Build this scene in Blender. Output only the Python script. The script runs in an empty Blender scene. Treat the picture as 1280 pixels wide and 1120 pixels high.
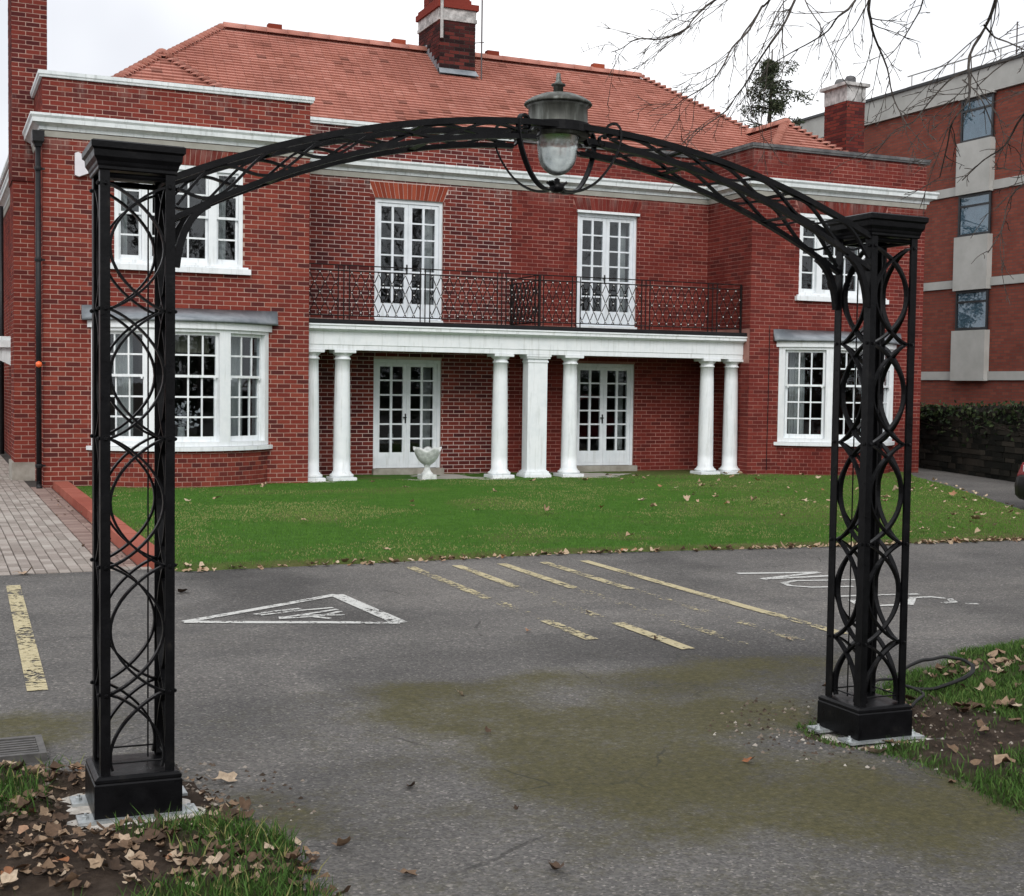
import bpy, math, random
import numpy as np
from mathutils import Vector, Matrix
random.seed(7); rng = np.random.default_rng(7)
sc = bpy.context.scene; COL = sc.collection
R = math.radians

# ------------------------------------------------------------------ camera
FPX, YAW, PITCH, ROLL = 1661.24, .4132316, .04699586, .0134459
CAM = np.array([0., 0., 1.70])
fw = np.array([math.sin(YAW)*math.cos(PITCH), math.cos(YAW)*math.cos(PITCH), -math.sin(PITCH)])
rt0 = np.array([math.cos(YAW), -math.sin(YAW), 0.]); dn0 = -np.cross(rt0, fw)
rt = rt0*math.cos(ROLL) - dn0*math.sin(ROLL); dn = rt0*math.sin(ROLL) + dn0*math.cos(ROLL)
cam = bpy.data.cameras.new('camera'); cam_o = bpy.data.objects.new('camera', cam); COL.objects.link(cam_o)
cam.sensor_fit = 'HORIZONTAL'; cam.sensor_width = 36; cam.lens = 36*FPX/1280; cam.clip_start = .05; cam.clip_end = 2000
cam_o.matrix_world = Matrix(((rt[0], -dn[0], -fw[0], CAM[0]), (rt[1], -dn[1], -fw[1], CAM[1]), (rt[2], -dn[2], -fw[2], CAM[2]), (0, 0, 0, 1)))
sc.camera = cam_o

# ------------------------------------------------------------------ world: overcast sky, soft sun
SUN_EL, SUN_ROT = R(38), R(200)
w = bpy.data.worlds.new('World'); sc.world = w; w.use_nodes = True
nt = w.node_tree; nt.nodes.clear()
o_ = nt.nodes.new('ShaderNodeOutputWorld'); bg = nt.nodes.new('ShaderNodeBackground')
sky = nt.nodes.new('ShaderNodeTexSky'); sky.sky_type = 'NISHITA'; sky.sun_disc = False
sky.sun_elevation = SUN_EL; sky.sun_rotation = SUN_ROT; sky.dust_density = 4.0; sky.air_density = 1.0
hs = nt.nodes.new('ShaderNodeHueSaturation'); hs.inputs['Saturation'].default_value = .12
mx_ = nt.nodes.new('ShaderNodeMix'); mx_.data_type = 'RGBA'; mx_.inputs['Factor'].default_value = .80
cl = nt.nodes.new('ShaderNodeTexNoise'); cl.inputs['Scale'].default_value = 2.2; cl.inputs['Detail'].default_value = 4
rp = nt.nodes.new('ShaderNodeValToRGB')
rp.color_ramp.elements[0].position = .36; rp.color_ramp.elements[0].color = (5.9, 6.1, 6.6, 1)
rp.color_ramp.elements[1].position = .58; rp.color_ramp.elements[1].color = (9.8, 9.9, 10.1, 1)
nt.links.new(cl.outputs['Fac'], rp.inputs['Fac'])
nt.links.new(sky.outputs['Color'], hs.inputs['Color']); nt.links.new(hs.outputs['Color'], mx_.inputs[6])
nt.links.new(rp.outputs['Color'], mx_.inputs[7]); nt.links.new(mx_.outputs[2], bg.inputs['Color'])
bg.inputs['Strength'].default_value = .10
nt.links.new(bg.outputs['Background'], o_.inputs['Surface'])
sun = bpy.data.lights.new('sun', 'SUN'); sun.energy = .9; sun.angle = R(25); sun.color = (1, .97, .92)
sun_o = bpy.data.objects.new('sun', sun); COL.objects.link(sun_o)
sd = Vector((math.cos(SUN_EL)*math.sin(SUN_ROT), math.cos(SUN_EL)*math.cos(SUN_ROT), math.sin(SUN_EL)))
sun_o.rotation_euler = sd.to_track_quat('Z', 'Y').to_euler(); sun_o.location = (0, -5, 30)
vs = sc.view_settings; vs.view_transform = 'Standard'; vs.look = 'None'; vs.exposure = .60; vs.gamma = 1
try: vs.use_curve_mapping = False
except Exception: pass
try:
    sc.cycles.max_bounces = 8; sc.cycles.transparent_max_bounces = 12; sc.cycles.caustics_reflective = False; sc.cycles.caustics_refractive = False
except Exception: pass

# ------------------------------------------------------------------ pixel helper (photo 1280x1120)
def ray(x, y): return rt*(x-640) + dn*(y-560) + fw*FPX
def on(x, y, ax, val):
    d = ray(x, y); i = 'xyz'.index(ax); return CAM + d*((val-CAM[i])/d[i])
def at(x, y, dist):
    d = ray(x, y); return CAM + d*(dist/np.linalg.norm(d))

# ------------------------------------------------------------------ materials
MAT = {}
class NB:
    def __init__(s, name):
        m = bpy.data.materials.new(name); m.use_nodes = True; s.m = m; s.t = m.node_tree; s.t.nodes.clear(); MAT[name] = m
        s.out = s.n('ShaderNodeOutputMaterial')
    def n(s, typ, **kw):
        nd = s.t.nodes.new(typ)
        for k, v in kw.items(): setattr(nd, k, v)
        return nd
    def l(s, a, b): s.t.links.new(a, b)
    def pos(s): return s.n('ShaderNodeNewGeometry').outputs['Position']
    def noise(s, scale, detail=3, rough=.55, vec=None):
        nd = s.n('ShaderNodeTexNoise'); nd.inputs['Scale'].default_value = scale; nd.inputs['Detail'].default_value = detail
        nd.inputs['Roughness'].default_value = rough; s.l(vec or s.pos(), nd.inputs['Vector']); return nd.outputs['Fac']
    def ramp(s, fac, stops):
        nd = s.n('ShaderNodeValToRGB'); e = nd.color_ramp.elements
        while len(e) < len(stops): e.new(.5)
        for el, (p, c) in zip(e, stops): el.position = p; el.color = (*c, 1) if len(c) == 3 else c
        s.l(fac, nd.inputs['Fac']); return nd.outputs['Color']
    def mix(s, fac, a, b, mode='MIX'):
        nd = s.n('ShaderNodeMix', data_type='RGBA', blend_type=mode)
        for v, i in ((fac, 0), (a, 6), (b, 7)):
            if hasattr(v, 'links') or hasattr(v, 'is_linked'): s.l(v, nd.inputs[i])
            elif i == 0: nd.inputs[0].default_value = v
            else: nd.inputs[i].default_value = (*v, 1)
        return nd.outputs[2]
    def math(s, op, a, b=0.):
        nd = s.n('ShaderNodeMath', operation=op)
        for v, i in ((a, 0), (b, 1)):
            if hasattr(v, 'is_linked'): s.l(v, nd.inputs[i])
            else: nd.inputs[i].default_value = v
        return nd.outputs[0]
    def attr(s, name): return s.n('ShaderNodeAttribute', attribute_name=name).outputs['Fac']
    def tint(s):
        r = s.n('ShaderNodeObjectInfo').outputs['Random']; return s.math('FRACT', s.math('ADD', s.attr('tint'), r))
    def done(s, col, rough=.8, bump=None, bs=.3, bd=.01, metal=0., spec=.5):
        p = s.n('ShaderNodeBsdfPrincipled'); s.p = p
        if hasattr(col, 'is_linked'): s.l(col, p.inputs['Base Color'])
        else: p.inputs['Base Color'].default_value = (*col, 1)
        if hasattr(rough, 'is_linked'): s.l(rough, p.inputs['Roughness'])
        else: p.inputs['Roughness'].default_value = rough
        p.inputs['Metallic'].default_value = metal; p.inputs['Specular IOR Level'].default_value = spec
        if bump is not None:
            b = s.n('ShaderNodeBump'); b.inputs['Strength'].default_value = bs; b.inputs['Distance'].default_value = bd
            s.l(bump, b.inputs['Height']); s.l(b.outputs['Normal'], p.inputs['Normal'])
        s.l(p.outputs[0], s.out.inputs['Surface']); return s.m

def simple(name, c1, c2, scale=6, rough=.7, bs=.2, bd=.005, fine=60, metal=0., spec=.5, lo=.35, hi=.65):
    b = NB(name); c = b.ramp(b.noise(scale, 5, .6), [(lo, c1), (hi, c2)]); return b.done(c, rough, b.noise(fine, 3), bs, bd, metal, spec)

def brick_mat(name, stops, dirt=.45, stain=False):
    b = NB(name); t = b.tint(); c = b.ramp(t, stops)
    g = b.noise(40, 4, .7); c = b.mix(.35, c, b.ramp(g, [(.3, (.45, .42, .42)), (.7, (1, 1, 1))]), 'MULTIPLY')
    big = b.ramp(b.noise(.8, 5, .65), [(.35, (dirt+.25, dirt+.2, dirt+.2)), (.6, (1, 1, 1))]); c = b.mix(.8, c, big, 'MULTIPLY')
    if stain:
        sx = b.n('ShaderNodeSeparateXYZ'); b.l(b.pos(), sx.inputs[0]); z = sx.outputs[2]
        mp = b.n('ShaderNodeMapping'); mp.inputs['Scale'].default_value = (5, 5, .9); b.l(b.pos(), mp.inputs['Vector']); nz = b.noise(1, 5, .7, mp.outputs[0])
        def band(z0, z1, th):
            r_ = b.n('ShaderNodeMapRange'); r_.interpolation_type = 'SMOOTHSTEP'; b.l(z, r_.inputs['Value']); r_.inputs['From Min'].default_value = z0; r_.inputs['From Max'].default_value = z1
            return b.math('MULTIPLY', r_.outputs[0], b.ramp(nz, [(th, (0, 0, 0)), (th+.16, (.75, .75, .75))]))
        above = b.math('MULTIPLY', band(5.95, 6.38, .50), b.math('LESS_THAN', z, 6.45))
        lo = b.math('MULTIPLY', band(5.15, 5.50, .46), b.math('LESS_THAN', z, 5.6))
        k = b.math('MAXIMUM', b.math('MULTIPLY', above, b.math('GREATER_THAN', z, 5.8)), lo)
        c = b.mix(b.math('MINIMUM', b.math('MULTIPLY', k, .6), .5), c, (.27, .225, .205))
    return b.done(c, .9, b.noise(90, 4, .7), .5, .004, spec=.08)
brick_mat('brick_warm', [(0, (.095, .026, .025)), (.15, (.14, .032, .027)), (.4, (.19, .038, .029)), (.75, (.22, .045, .033)), (1, (.26, .060, .041))], .65, True)
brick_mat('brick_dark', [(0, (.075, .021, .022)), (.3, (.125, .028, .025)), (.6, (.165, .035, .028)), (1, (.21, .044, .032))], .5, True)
brick_mat('brick_red', [(0, (.115, .026, .023)), (.3, (.16, .031, .026)), (.7, (.19, .036, .029)), (1, (.22, .045, .034))], .5, True)
brick_mat('brick_orange', [(0, (.20, .042, .026)), (.5, (.28, .060, .034)), (1, (.35, .085, .048))], .7)
brick_mat('brick_soot', [(0, (.022, .014, .015)), (.4, (.055, .020, .020)), (.75, (.10, .028, .026)), (1, (.15, .036, .030))], .4)
brick_mat('paver_grey', [(0, (.27, .24, .215)), (.5, (.35, .315, .285)), (1, (.42, .385, .35))], .6)
brick_mat('paver_pink', [(0, (.22, .155, .135)), (.5, (.28, .205, .18)), (1, (.34, .26, .225))], .6)
brick_mat('kerb_red', [(0, (.30, .085, .060)), (1, (.38, .125, .09))], .55)
brick_mat('roof_tile', [(0, (.27, .125, .10)), (.03, (.44, .195, .148)), (.15, (.49, .225, .175)), (.85, (.53, .25, .20)), (1, (.57, .29, .235))], .5)
brick_mat('stone_dark', [(0, (.012, .013, .011)), (.5, (.024, .023, .019)), (1, (.052, .046, .037))], .45)
simple('mortar_pale', (.37, .225, .185), (.50, .345, .285), 3, .9)
simple('mortar_white', (.46, .34, .31), (.60, .48, .44), 3, .9)
simple('mortar_red', (.22, .078, .062), (.44, .23, .19), 1.6, .9, lo=.34, hi=.66)
simple('mortar_dark', (.024, .021, .018), (.045, .039, .033), 3, .95)
def white_paint(name, a, b_, st=(.30, .32, .28)):
    b = NB(name); c = b.ramp(b.noise(5, 6, .65), [(.3, a), (.6, b_)])
    mp = b.n('ShaderNodeMapping'); mp.inputs['Scale'].default_value = (14, 14, 1.2); b.l(b.pos(), mp.inputs['Vector'])
    sk = b.ramp(b.noise(1, 5, .65, mp.outputs[0]), [(.53, (0, 0, 0)), (.76, (.5, .5, .5))])
    return b.done(b.mix(sk, c, st), .45, b.noise(70, 2), .1, .002, spec=.4)
white_paint('white_paint', (.71, .75, .775), (.79, .82, .84))
white_paint('white_stone', (.58, .63, .64), (.74, .78, .79), (.16, .18, .16))
white_paint('white_door', (.64, .69, .73), (.74, .78, .82))
simple('grey_stone', (.08, .08, .085), (.20, .20, .20), 4, .9, lo=.4, hi=.7)
simple('lead', (.13, .15, .17), (.26, .285, .31), 3, .55, .3, .01, 8)
simple('soffit_grey', (.36, .35, .31), (.44, .43, .39), 4, .8)
simple('slab', (.30, .28, .25), (.44, .42, .38), 2.5, .9)
simple('plinth_stone', (.22, .20, .17), (.36, .34, .30), 4, .9, .6, .01, 25)
simple('urn_stone', (.46, .48, .47), (.72, .74, .73), 9, .75, .5, .01, 30, lo=.38, hi=.6)
simple('interior', (.10, .095, .09), (.14, .13, .125), 1, .9)
simple('curtain', (.50, .50, .50), (.62, .62, .60), 5, .9)
simple('pane_backing', (.30, .28, .22), (.40, .37, .30), 5, .9)
simple('render_grey', (.36, .36, .34), (.44, .44, .42), 1.5, .85)
simple('cap_render', (.24, .235, .23), (.52, .51, .50), 7, .85, lo=.38, hi=.62)
simple('dark_frame', (.012, .013, .015), (.02, .021, .024), 5, .4)
simple('cast_iron', (.007, .007, .008), (.013, .013, .015), 10, .4, spec=.25)
simple('rail_iron', (.008, .006, .006), (.014, .011, .011), 10, .6, spec=.2)
simple('aerial_metal', (.05, .04, .04), (.09, .07, .07), 5, .5)
simple('pipe_grey', (.30, .30, .29), (.45, .45, .44), 8, .6)
simple('galvanised', (.34, .37, .38), (.56, .59, .60), 14, .42, .3, .003, 90, metal=.55)
simple('concrete_pad', (.38, .35, .31), (.60, .57, .53), 9, .95, .8, .02, 35)
simple('drain_iron', (.05, .048, .047), (.10, .095, .09), 20, .6)
simple('stud_white', (.7, .7, .7), (.8, .8, .8), 5, .4)
simple('rubber', (.006, .006, .0065), (.011, .011, .011), 20, .55, spec=.25)
simple('bark', (.026, .021, .018), (.075, .062, .052), 14, .95, .8, .01, 50)
simple('needle_wood', (.035, .026, .02), (.06, .045, .035), 14, .95)
simple('orange_plastic', (.75, .12, .03), (.8, .15, .04), 5, .35)
simple('plastic_white', (.62, .60, .64), (.72, .70, .73), 5, .4)
simple('car_red', (.20, .008, .012), (.22, .010, .014), 3, .25)
simple('car_black', (.006, .006, .007), (.010, .010, .011), 20, .5, spec=.25)
simple('slate_far', (.10, .09, .09), (.16, .14, .14), 3, .8)
def black_gloss():
    b = NB('black_paint'); c = b.ramp(b.noise(9, 5, .6), [(.35, (.0030, .0030, .0036)), (.62, (.0060, .0060, .0070)), (.78, (.022, .020, .018))])
    ro = b.ramp(b.noise(16, 4, .6), [(.3, (.26, .26, .26)), (.7, (.46, .46, .46))])
    return b.done(c, ro, b.noise(45, 4, .6), .35, .004, spec=.14)
black_gloss()
def glass(name, tintc, ior=1.5, wob=.02):
    b = NB(name); tr = b.n('ShaderNodeBsdfTransparent'); tr.inputs['Color'].default_value = (*tintc, 1)
    gl = b.n('ShaderNodeBsdfGlossy'); gl.inputs['Roughness'].default_value = .015; gl.inputs['Color'].default_value = (.95, .97, 1, 1)
    bp = b.n('ShaderNodeBump'); bp.inputs['Strength'].default_value = wob; bp.inputs['Distance'].default_value = .05
    b.l(b.noise(4, 2), bp.inputs['Height']); b.l(bp.outputs['Normal'], gl.inputs['Normal'])
    gm_ = b.n('ShaderNodeNewGeometry'); dt = b.n('ShaderNodeVectorMath', operation='DOT_PRODUCT'); b.l(gm_.outputs['Incoming'], dt.inputs[0]); b.l(gm_.outputs['Normal'], dt.inputs[1])
    f5 = b.math('POWER', b.math('SUBTRACT', 1., b.math('ABSOLUTE', dt.outputs['Value'])), 5.); f0 = ((ior-1)/(ior+1))**2; fr = b.math('ADD', b.math('MULTIPLY', f5, 1-f0), f0)
    ms = b.n('ShaderNodeMixShader'); b.l(fr, ms.inputs[0]); b.l(tr.outputs[0], ms.inputs[1]); b.l(gl.outputs[0], ms.inputs[2])
    b.l(ms.outputs[0], b.out.inputs['Surface'])
glass('glass', (.80, .83, .84)); glass('glass_modern', (.60, .70, .76), 1.9, .0); glass('car_glass', (.1, .12, .12), 1.6, 0)
def globe_glass():
    b = NB('globe_glass'); c = b.ramp(b.noise(16, 5, .65), [(.3, (.30, .33, .32)), (.65, (.62, .67, .65))])
    b.done(c, .22, b.noise(60, 3), .15, .003); b.p.inputs['Transmission Weight'].default_value = .8
globe_glass()
def weathered():
    b = NB('lantern_metal'); mp = b.n('ShaderNodeMapping'); mp.inputs['Scale'].default_value = (26, 26, 4); b.l(b.pos(), mp.inputs['Vector'])
    c = b.ramp(b.noise(1, 5, .6, mp.outputs[0]), [(.3, (.022, .023, .020)), (.5, (.055, .058, .049)), (.76, (.22, .235, .22))])
    b.done(c, .5, b.noise(70, 3), .2, .003, metal=.3)
weathered()
def foliage(name, stops, rough=.7, trans=.0):
    b = NB(name); b.done(b.ramp(b.tint(), stops), rough, spec=.10)
def leaf_mat(name, stops, rough=.75):
    b = NB(name); c = b.ramp(b.tint(), stops); c = b.mix(.7, c, b.ramp(b.noise(55, 5, .7), [(.3, (.45, .40, .36)), (.65, (1.15, 1.1, 1.05))]), 'MULTIPLY'); b.done(c, rough, b.noise(160, 3), .4, .003, spec=.3)
foliage('grass_lawn', [(0, (.058, .140, .022)), (.4, (.088, .200, .030)), (.72, (.135, .255, .045)), (.80, (.20, .25, .07)), (1, (.31, .275, .125))])
foliage('grass_verge', [(0, (.028, .062, .013)), (.5, (.060, .125, .027)), (.8, (.11, .175, .045)), (1, (.22, .20, .08))])
leaf_mat('dead_leaf', [(0, (.045, .028, .018)), (.3, (.105, .066, .042)), (.6, (.20, .135, .088)), (.85, (.33, .245, .17)), (.94, (.46, .38, .29)), (1, (.24, .09, .035))], .75)
leaf_mat('pale_leaf', [(0, (.26, .18, .11)), (.5, (.40, .29, .19)), (.85, (.52, .43, .32)), (1, (.32, .14, .06))], .75)
foliage('conifer', [(0, (.022, .032, .018)), (.5, (.045, .058, .032)), (1, (.085, .095, .055))])
foliage('soil_crumb', [(0, (.035, .026, .02)), (.6, (.10, .075, .058)), (.85, (.20, .165, .135)), (1, (.40, .37, .33))], .9)
foliage('ivy', [(0, (.010, .018, .008)), (.6, (.026, .042, .016)), (1, (.055, .07, .03))], .5)
foliage('yellow_leaves', [(0, (.30, .22, .02)), (.6, (.52, .42, .04)), (1, (.40, .40, .08))])
foliage('hedge_leaves', [(0, (.012, .022, .010)), (.6, (.03, .05, .02)), (1, (.05, .075, .03))])
def lawn_soil():
    b = NB('lawn_base'); c = b.ramp(b.noise(5, 6, .7), [(.3, (.046, .12, .018)), (.55, (.070, .168, .025)), (.75, (.098, .205, .034))])
    dry = b.attr('dry'); c = b.mix(dry, c, b.ramp(b.noise(14, 5, .7), [(.3, (.085, .085, .03)), (.7, (.19, .155, .075))]))
    b.done(c, .9, b.noise(120, 4, .8), .9, .03, spec=.1)
lawn_soil()
def soil():
    b = NB('soil'); c = b.ramp(b.noise(7, 7, .72), [(.25, (.026, .018, .014)), (.5, (.072, .051, .038)), (.72, (.15, .112, .085))])
    g = b.attr('green'); c = b.mix(g, c, b.ramp(b.noise(18, 5, .7), [(.3, (.028, .050, .012)), (.7, (.085, .105, .03))]))
    b.done(c, .95, b.noise(55, 6, .8), 1, .04, spec=.15)
soil()
def asphalt():
    b = NB('asphalt')
    agg = b.n('ShaderNodeTexVoronoi'); agg.inputs['Scale'].default_value = 95; b.l(b.pos(), agg.inputs['Vector'])
    spk = b.n('ShaderNodeSeparateColor'); b.l(agg.outputs['Color'], spk.inputs[0])
    c = b.ramp(b.noise(.55, 6, .6), [(.3, (.086, .083, .081)), (.5, (.122, .117, .113)), (.7, (.158, .151, .145))])
    c = b.mix(.55, c, b.ramp(spk.outputs[0], [(0, (.35, .35, .35)), (.5, (.95, .95, .95)), (.84, (1.3, 1.27, 1.22)), (.93, (1.6, 1.55, 1.5)), (1, (3.2, 3.1, 2.9))]), 'MULTIPLY')
    c = b.mix(.45, c, b.ramp(b.noise(26, 4, .7), [(.3, (.55, .55, .55)), (.7, (1.3, 1.3, 1.3))]), 'MULTIPLY')
    tone = b.attr('tone'); c = b.mix(1, c, b.ramp(tone, [(0, (.45, .45, .46)), (.5, (1, 1, 1)), (1, (1.7, 1.66, 1.6))]), 'MULTIPLY')
    mc = b.ramp(b.noise(30, 6, .75), [(.3, (.036, .034, .012)), (.55, (.082, .074, .028)), (.75, (.15, .128, .064))])
    mm = b.ramp(b.math('ADD', b.math('MULTIPLY', b.attr('moss'), .72), b.math('ADD', b.math('MULTIPLY', b.math('SUBTRACT', b.noise(22, 8, .85), .5), 1.6), b.math('MULTIPLY', b.math('SUBTRACT', b.noise(2.6, 5, .7), .5), 1.1))), [(.16, (0, 0, 0)), (.74, (.88, .88, .88))])
    c = b.mix(mm, c, mc)
    ck = b.n('ShaderNodeTexVoronoi', feature='DISTANCE_TO_EDGE'); ck.inputs['Scale'].default_value = .55; wv = b.n('ShaderNodeVectorMath', operation='MULTIPLY_ADD'); nn = b.n('ShaderNodeTexNoise'); nn.inputs['Scale'].default_value = 3.; nn.inputs['Detail'].default_value = 5; b.l(b.pos(), nn.inputs['Vector'])
    b.l(nn.outputs['Color'], wv.inputs[0]); wv.inputs[1].default_value = (.22, .22, 0); b.l(b.pos(), wv.inputs[2]); b.l(wv.outputs[0], ck.inputs['Vector'])
    ckm = b.math('MULTIPLY', b.math('LESS_THAN', ck.outputs['Distance'], .0028), b.ramp(b.noise(.9, 3), [(.53, (0, 0, 0)), (.58, (.55, .55, .55))])); c = b.mix(ckm, c, (.025, .024, .022))
    bn = b.math('ADD', b.math('MULTIPLY', agg.outputs['Distance'], .7), b.noise(60, 5, .7))
    b.done(c, .82, bn, .65, .012, spec=.22)
asphalt()
def marking(name, c1, c2, wear):
    b = NB(name); f = b.noise(22, 6, .75); f2 = b.noise(2.2, 4, .6)
    k = b.math('ADD', b.math('MULTIPLY', f, .65), b.math('MULTIPLY', f2, .35))
    pr = b.n('ShaderNodeBsdfPrincipled'); pr.inputs['Roughness'].default_value = .75
    b.l(b.ramp(b.noise(40, 3), [(.3, c1), (.7, c2)]), pr.inputs['Base Color'])
    tr = b.n('ShaderNodeBsdfTransparent'); ms = b.n('ShaderNodeMixShader')
    wr = b.math('ADD', b.attr('wear'), wear)
    fac = b.math('GREATER_THAN', k, wr)
    b.l(fac, ms.inputs[0]); b.l(tr.outputs[0], ms.inputs[1]); b.l(pr.outputs[0], ms.inputs[2]); b.l(ms.outputs[0], b.out.inputs['Surface'])
marking('paint_white', (.42, .42, .40), (.58, .58, .56), .455)
marking('paint_yellow', (.36, .30, .16), (.50, .44, .28), .47)
def modern_brick():
    b = NB('modern_brick'); sx = b.n('ShaderNodeSeparateXYZ'); b.l(b.pos(), sx.inputs[0])
    cx = b.n('ShaderNodeCombineXYZ'); b.l(b.math('ADD', sx.outputs[0], sx.outputs[1]), cx.inputs[0]); b.l(sx.outputs[2], cx.inputs[1])
    br = b.n('ShaderNodeTexBrick'); b.l(cx.outputs[0], br.inputs['Vector'])
    for k, v in (('Scale', 1.), ('Brick Width', .24), ('Row Height', .085), ('Mortar Size', .012), ('Mortar Smooth', .3), ('Bias', 0.)): br.inputs[k].default_value = v
    br.inputs['Color1'].default_value = (.185, .048, .033, 1); br.inputs['Color2'].default_value = (.26, .070, .046, 1); br.inputs['Mortar'].default_value = (.13, .07, .06, 1)
    c = b.mix(.5, br.outputs['Color'], b.ramp(b.noise(1.2, 5), [(.3, (.6, .6, .6)), (.7, (1.1, 1.1, 1.1))]), 'MULTIPLY')
    b.done(c, .9, br.outputs['Fac'], -.4, .01, spec=.2)
modern_brick()

# ------------------------------------------------------------------ mesh builder
class MB:
    def __init__(s): s.v = []; s.f = []; s.t = []
    def add(s, vs_, fs, tint=0.):
        o = len(s.v); s.v += [tuple(float(c) for c in p) for p in vs_]; s.f += [tuple(i+o for i in q) for q in fs]; s.t += [tint]*len(fs)
    def box(s, x0, x1, y0, y1, z0, z1, tint=0.):
        s.add([(x0, y0, z0), (x1, y0, z0), (x1, y1, z0), (x0, y1, z0), (x0, y0, z1), (x1, y0, z1), (x1, y1, z1), (x0, y1, z1)],
              [(0, 3, 2, 1), (4, 5, 6, 7), (0, 1, 5, 4), (1, 2, 6, 5), (2, 3, 7, 6), (3, 0, 4, 7)], tint)
    def ubox(s, mp, u0, u1, v0, v1, d0, d1, n=1, tint=0.):
        vs_ = []
        for i in range(n+1):
            u = u0 + (u1-u0)*i/n
            vs_ += [mp(u, v0, d0), mp(u, v0, d1), mp(u, v1, d1), mp(u, v1, d0)]
        fs = [(0, 1, 2, 3), (4*n+3, 4*n+2, 4*n+1, 4*n)]
        for i in range(n):
            a = 4*i; b = a+4
            for k in range(4): fs.append((a+k, b+k, b+(k+1) % 4, a+(k+1) % 4))
        s.add(vs_, fs, tint)
    def tube(s, path, r, n=6, cap=True, tint=0.):
        path = [np.array(p, float) for p in path]; m = len(path); rs = r if hasattr(r, '__len__') else [r]*m; rings = []
        up = np.array([0., 0., 1.])
        for i, p in enumerate(path):
            t = path[min(i+1, m-1)] - path[max(i-1, 0)]; t = t/(np.linalg.norm(t)+1e-9)
            a = np.cross(t, up if abs(t[2]) < .95 else np.array([1., 0, 0])); a /= np.linalg.norm(a)+1e-9; b = np.cross(t, a)
            rings.append([p + rs[i]*(a*math.cos(2*math.pi*k/n) + b*math.sin(2*math.pi*k/n)) for k in range(n)])
        vs_ = [q for rg in rings for q in rg]; fs = []
        for i in range(m-1):
            for k in range(n): fs.append((i*n+k, i*n+(k+1) % n, (i+1)*n+(k+1) % n, (i+1)*n+k))
        if cap: fs += [tuple(range(n))[::-1], tuple((m-1)*n+k for k in range(n))]
        s.add(vs_, fs, tint)
    def bar(s, path, wdir, hw, ht, tint=0.):
        # rectangular bar swept along path, wide (2*hw) along wdir, thick (2*ht) across
        path = [np.array(p, float) for p in path]; m = len(path); W = np.array(wdir, float); vs_ = []
        for i, p in enumerate(path):
            t = path[min(i+1, m-1)] - path[max(i-1, 0)]; N = np.cross(t, W); N /= np.linalg.norm(N)+1e-9
            vs_ += [p+W*hw+N*ht, p-W*hw+N*ht, p-W*hw-N*ht, p+W*hw-N*ht]
        fs = [(0, 1, 2, 3), (4*m-1, 4*m-2, 4*m-3, 4*m-4)]
        for i in range(m-1):
            for k in range(4): fs.append((4*i+k, 4*i+4+k, 4*i+4+(k+1) % 4, 4*i+(k+1) % 4))
        s.add(vs_, fs, tint)
    def lathe(s, prof, c=(0, 0, 0), n=24, sq=False):
        vs_ = []
        for r_, z in prof:
            for k in range(n):
                a = 2*math.pi*(k+.5)/n
                if sq: a = math.pi/4 + math.pi/2*k; rr = r_*math.sqrt(2)
                else: rr = r_
                vs_.append((c[0]+rr*math.cos(a), c[1]+rr*math.sin(a), c[2]+z))
        m = len(prof); fs = []
        for i in range(m-1):
            for k in range(n): fs.append((i*n+k, i*n+(k+1) % n, (i+1)*n+(k+1) % n, (i+1)*n+k))
        fs += [tuple(range(n))[::-1], tuple((m-1)*n+k for k in range(n))]
        s.add(vs_, fs)
    def mesh(s, name, smooth=False):
        me = bpy.data.meshes.new(name); me.from_pydata(s.v, [], s.f)
        a = me.attributes.new('tint', 'FLOAT', 'FACE'); a.data.foreach_set('value', np.array(s.t, np.float32))
        if smooth: me.polygons.foreach_set('use_smooth', [True]*len(me.polygons))
        me.update(); return me

WM = {}
def link(name, me, mat, parent=None, local=False):
    ob = bpy.data.objects.new(name, me); COL.objects.link(ob)
    if mat and me is not None and len(me.materials) == 0:
        for q in (mat if isinstance(mat, (list, tuple)) else [mat]): me.materials.append(MAT[q])
    if parent is not None:
        ob.parent = parent
        if not local: ob.matrix_parent_inverse = WM.get(parent.name, Matrix()).inverted()
        WM[ob.name] = WM.get(parent.name, Matrix()) if local else Matrix()
    return ob
def part(name, mb, mat, parent, smooth=False, local=False): return link(name, mb.mesh(name, smooth), mat, parent, local)
def tag(o, label=None, cat=None, group=None, kind=None):
    if label: o['label'] = label
    if cat: o['category'] = cat
    if group: o['group'] = group
    if kind: o['kind'] = kind
    return o
def thing(name, loc, label, cat, group=None, rot=(0, 0, 0)):
    e = bpy.data.objects.new(name, None); COL.objects.link(e); e.location = loc; e.rotation_euler = rot; e.empty_display_size = .2
    from mathutils import Euler
    WM[e.name] = Matrix.Translation(Vector(loc)) @ Euler(rot).to_matrix().to_4x4(); return tag(e, label, cat, group)
def npmesh(name, V, F, attrs=None, smooth=False):
    # V (n,3), F (m,k) uniform polygons
    me = bpy.data.meshes.new(name); n, k = F.shape
    me.vertices.add(len(V)); me.vertices.foreach_set('co', np.ascontiguousarray(V, np.float32).ravel())
    me.loops.add(n*k); me.loops.foreach_set('vertex_index', np.ascontiguousarray(F, np.int32).ravel())
    me.polygons.add(n); me.polygons.foreach_set('loop_start', np.arange(0, n*k, k, dtype=np.int32)); me.polygons.foreach_set('loop_total', np.full(n, k, np.int32))
    for nm, (dom, arr) in (attrs or {}).items():
        a = me.attributes.new(nm, 'FLOAT', dom); a.data.foreach_set('value', np.ascontiguousarray(arr, np.float32))
    if smooth: me.polygons.foreach_set('use_smooth', np.ones(n, bool))
    me.update(calc_edges=True); return me
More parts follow.
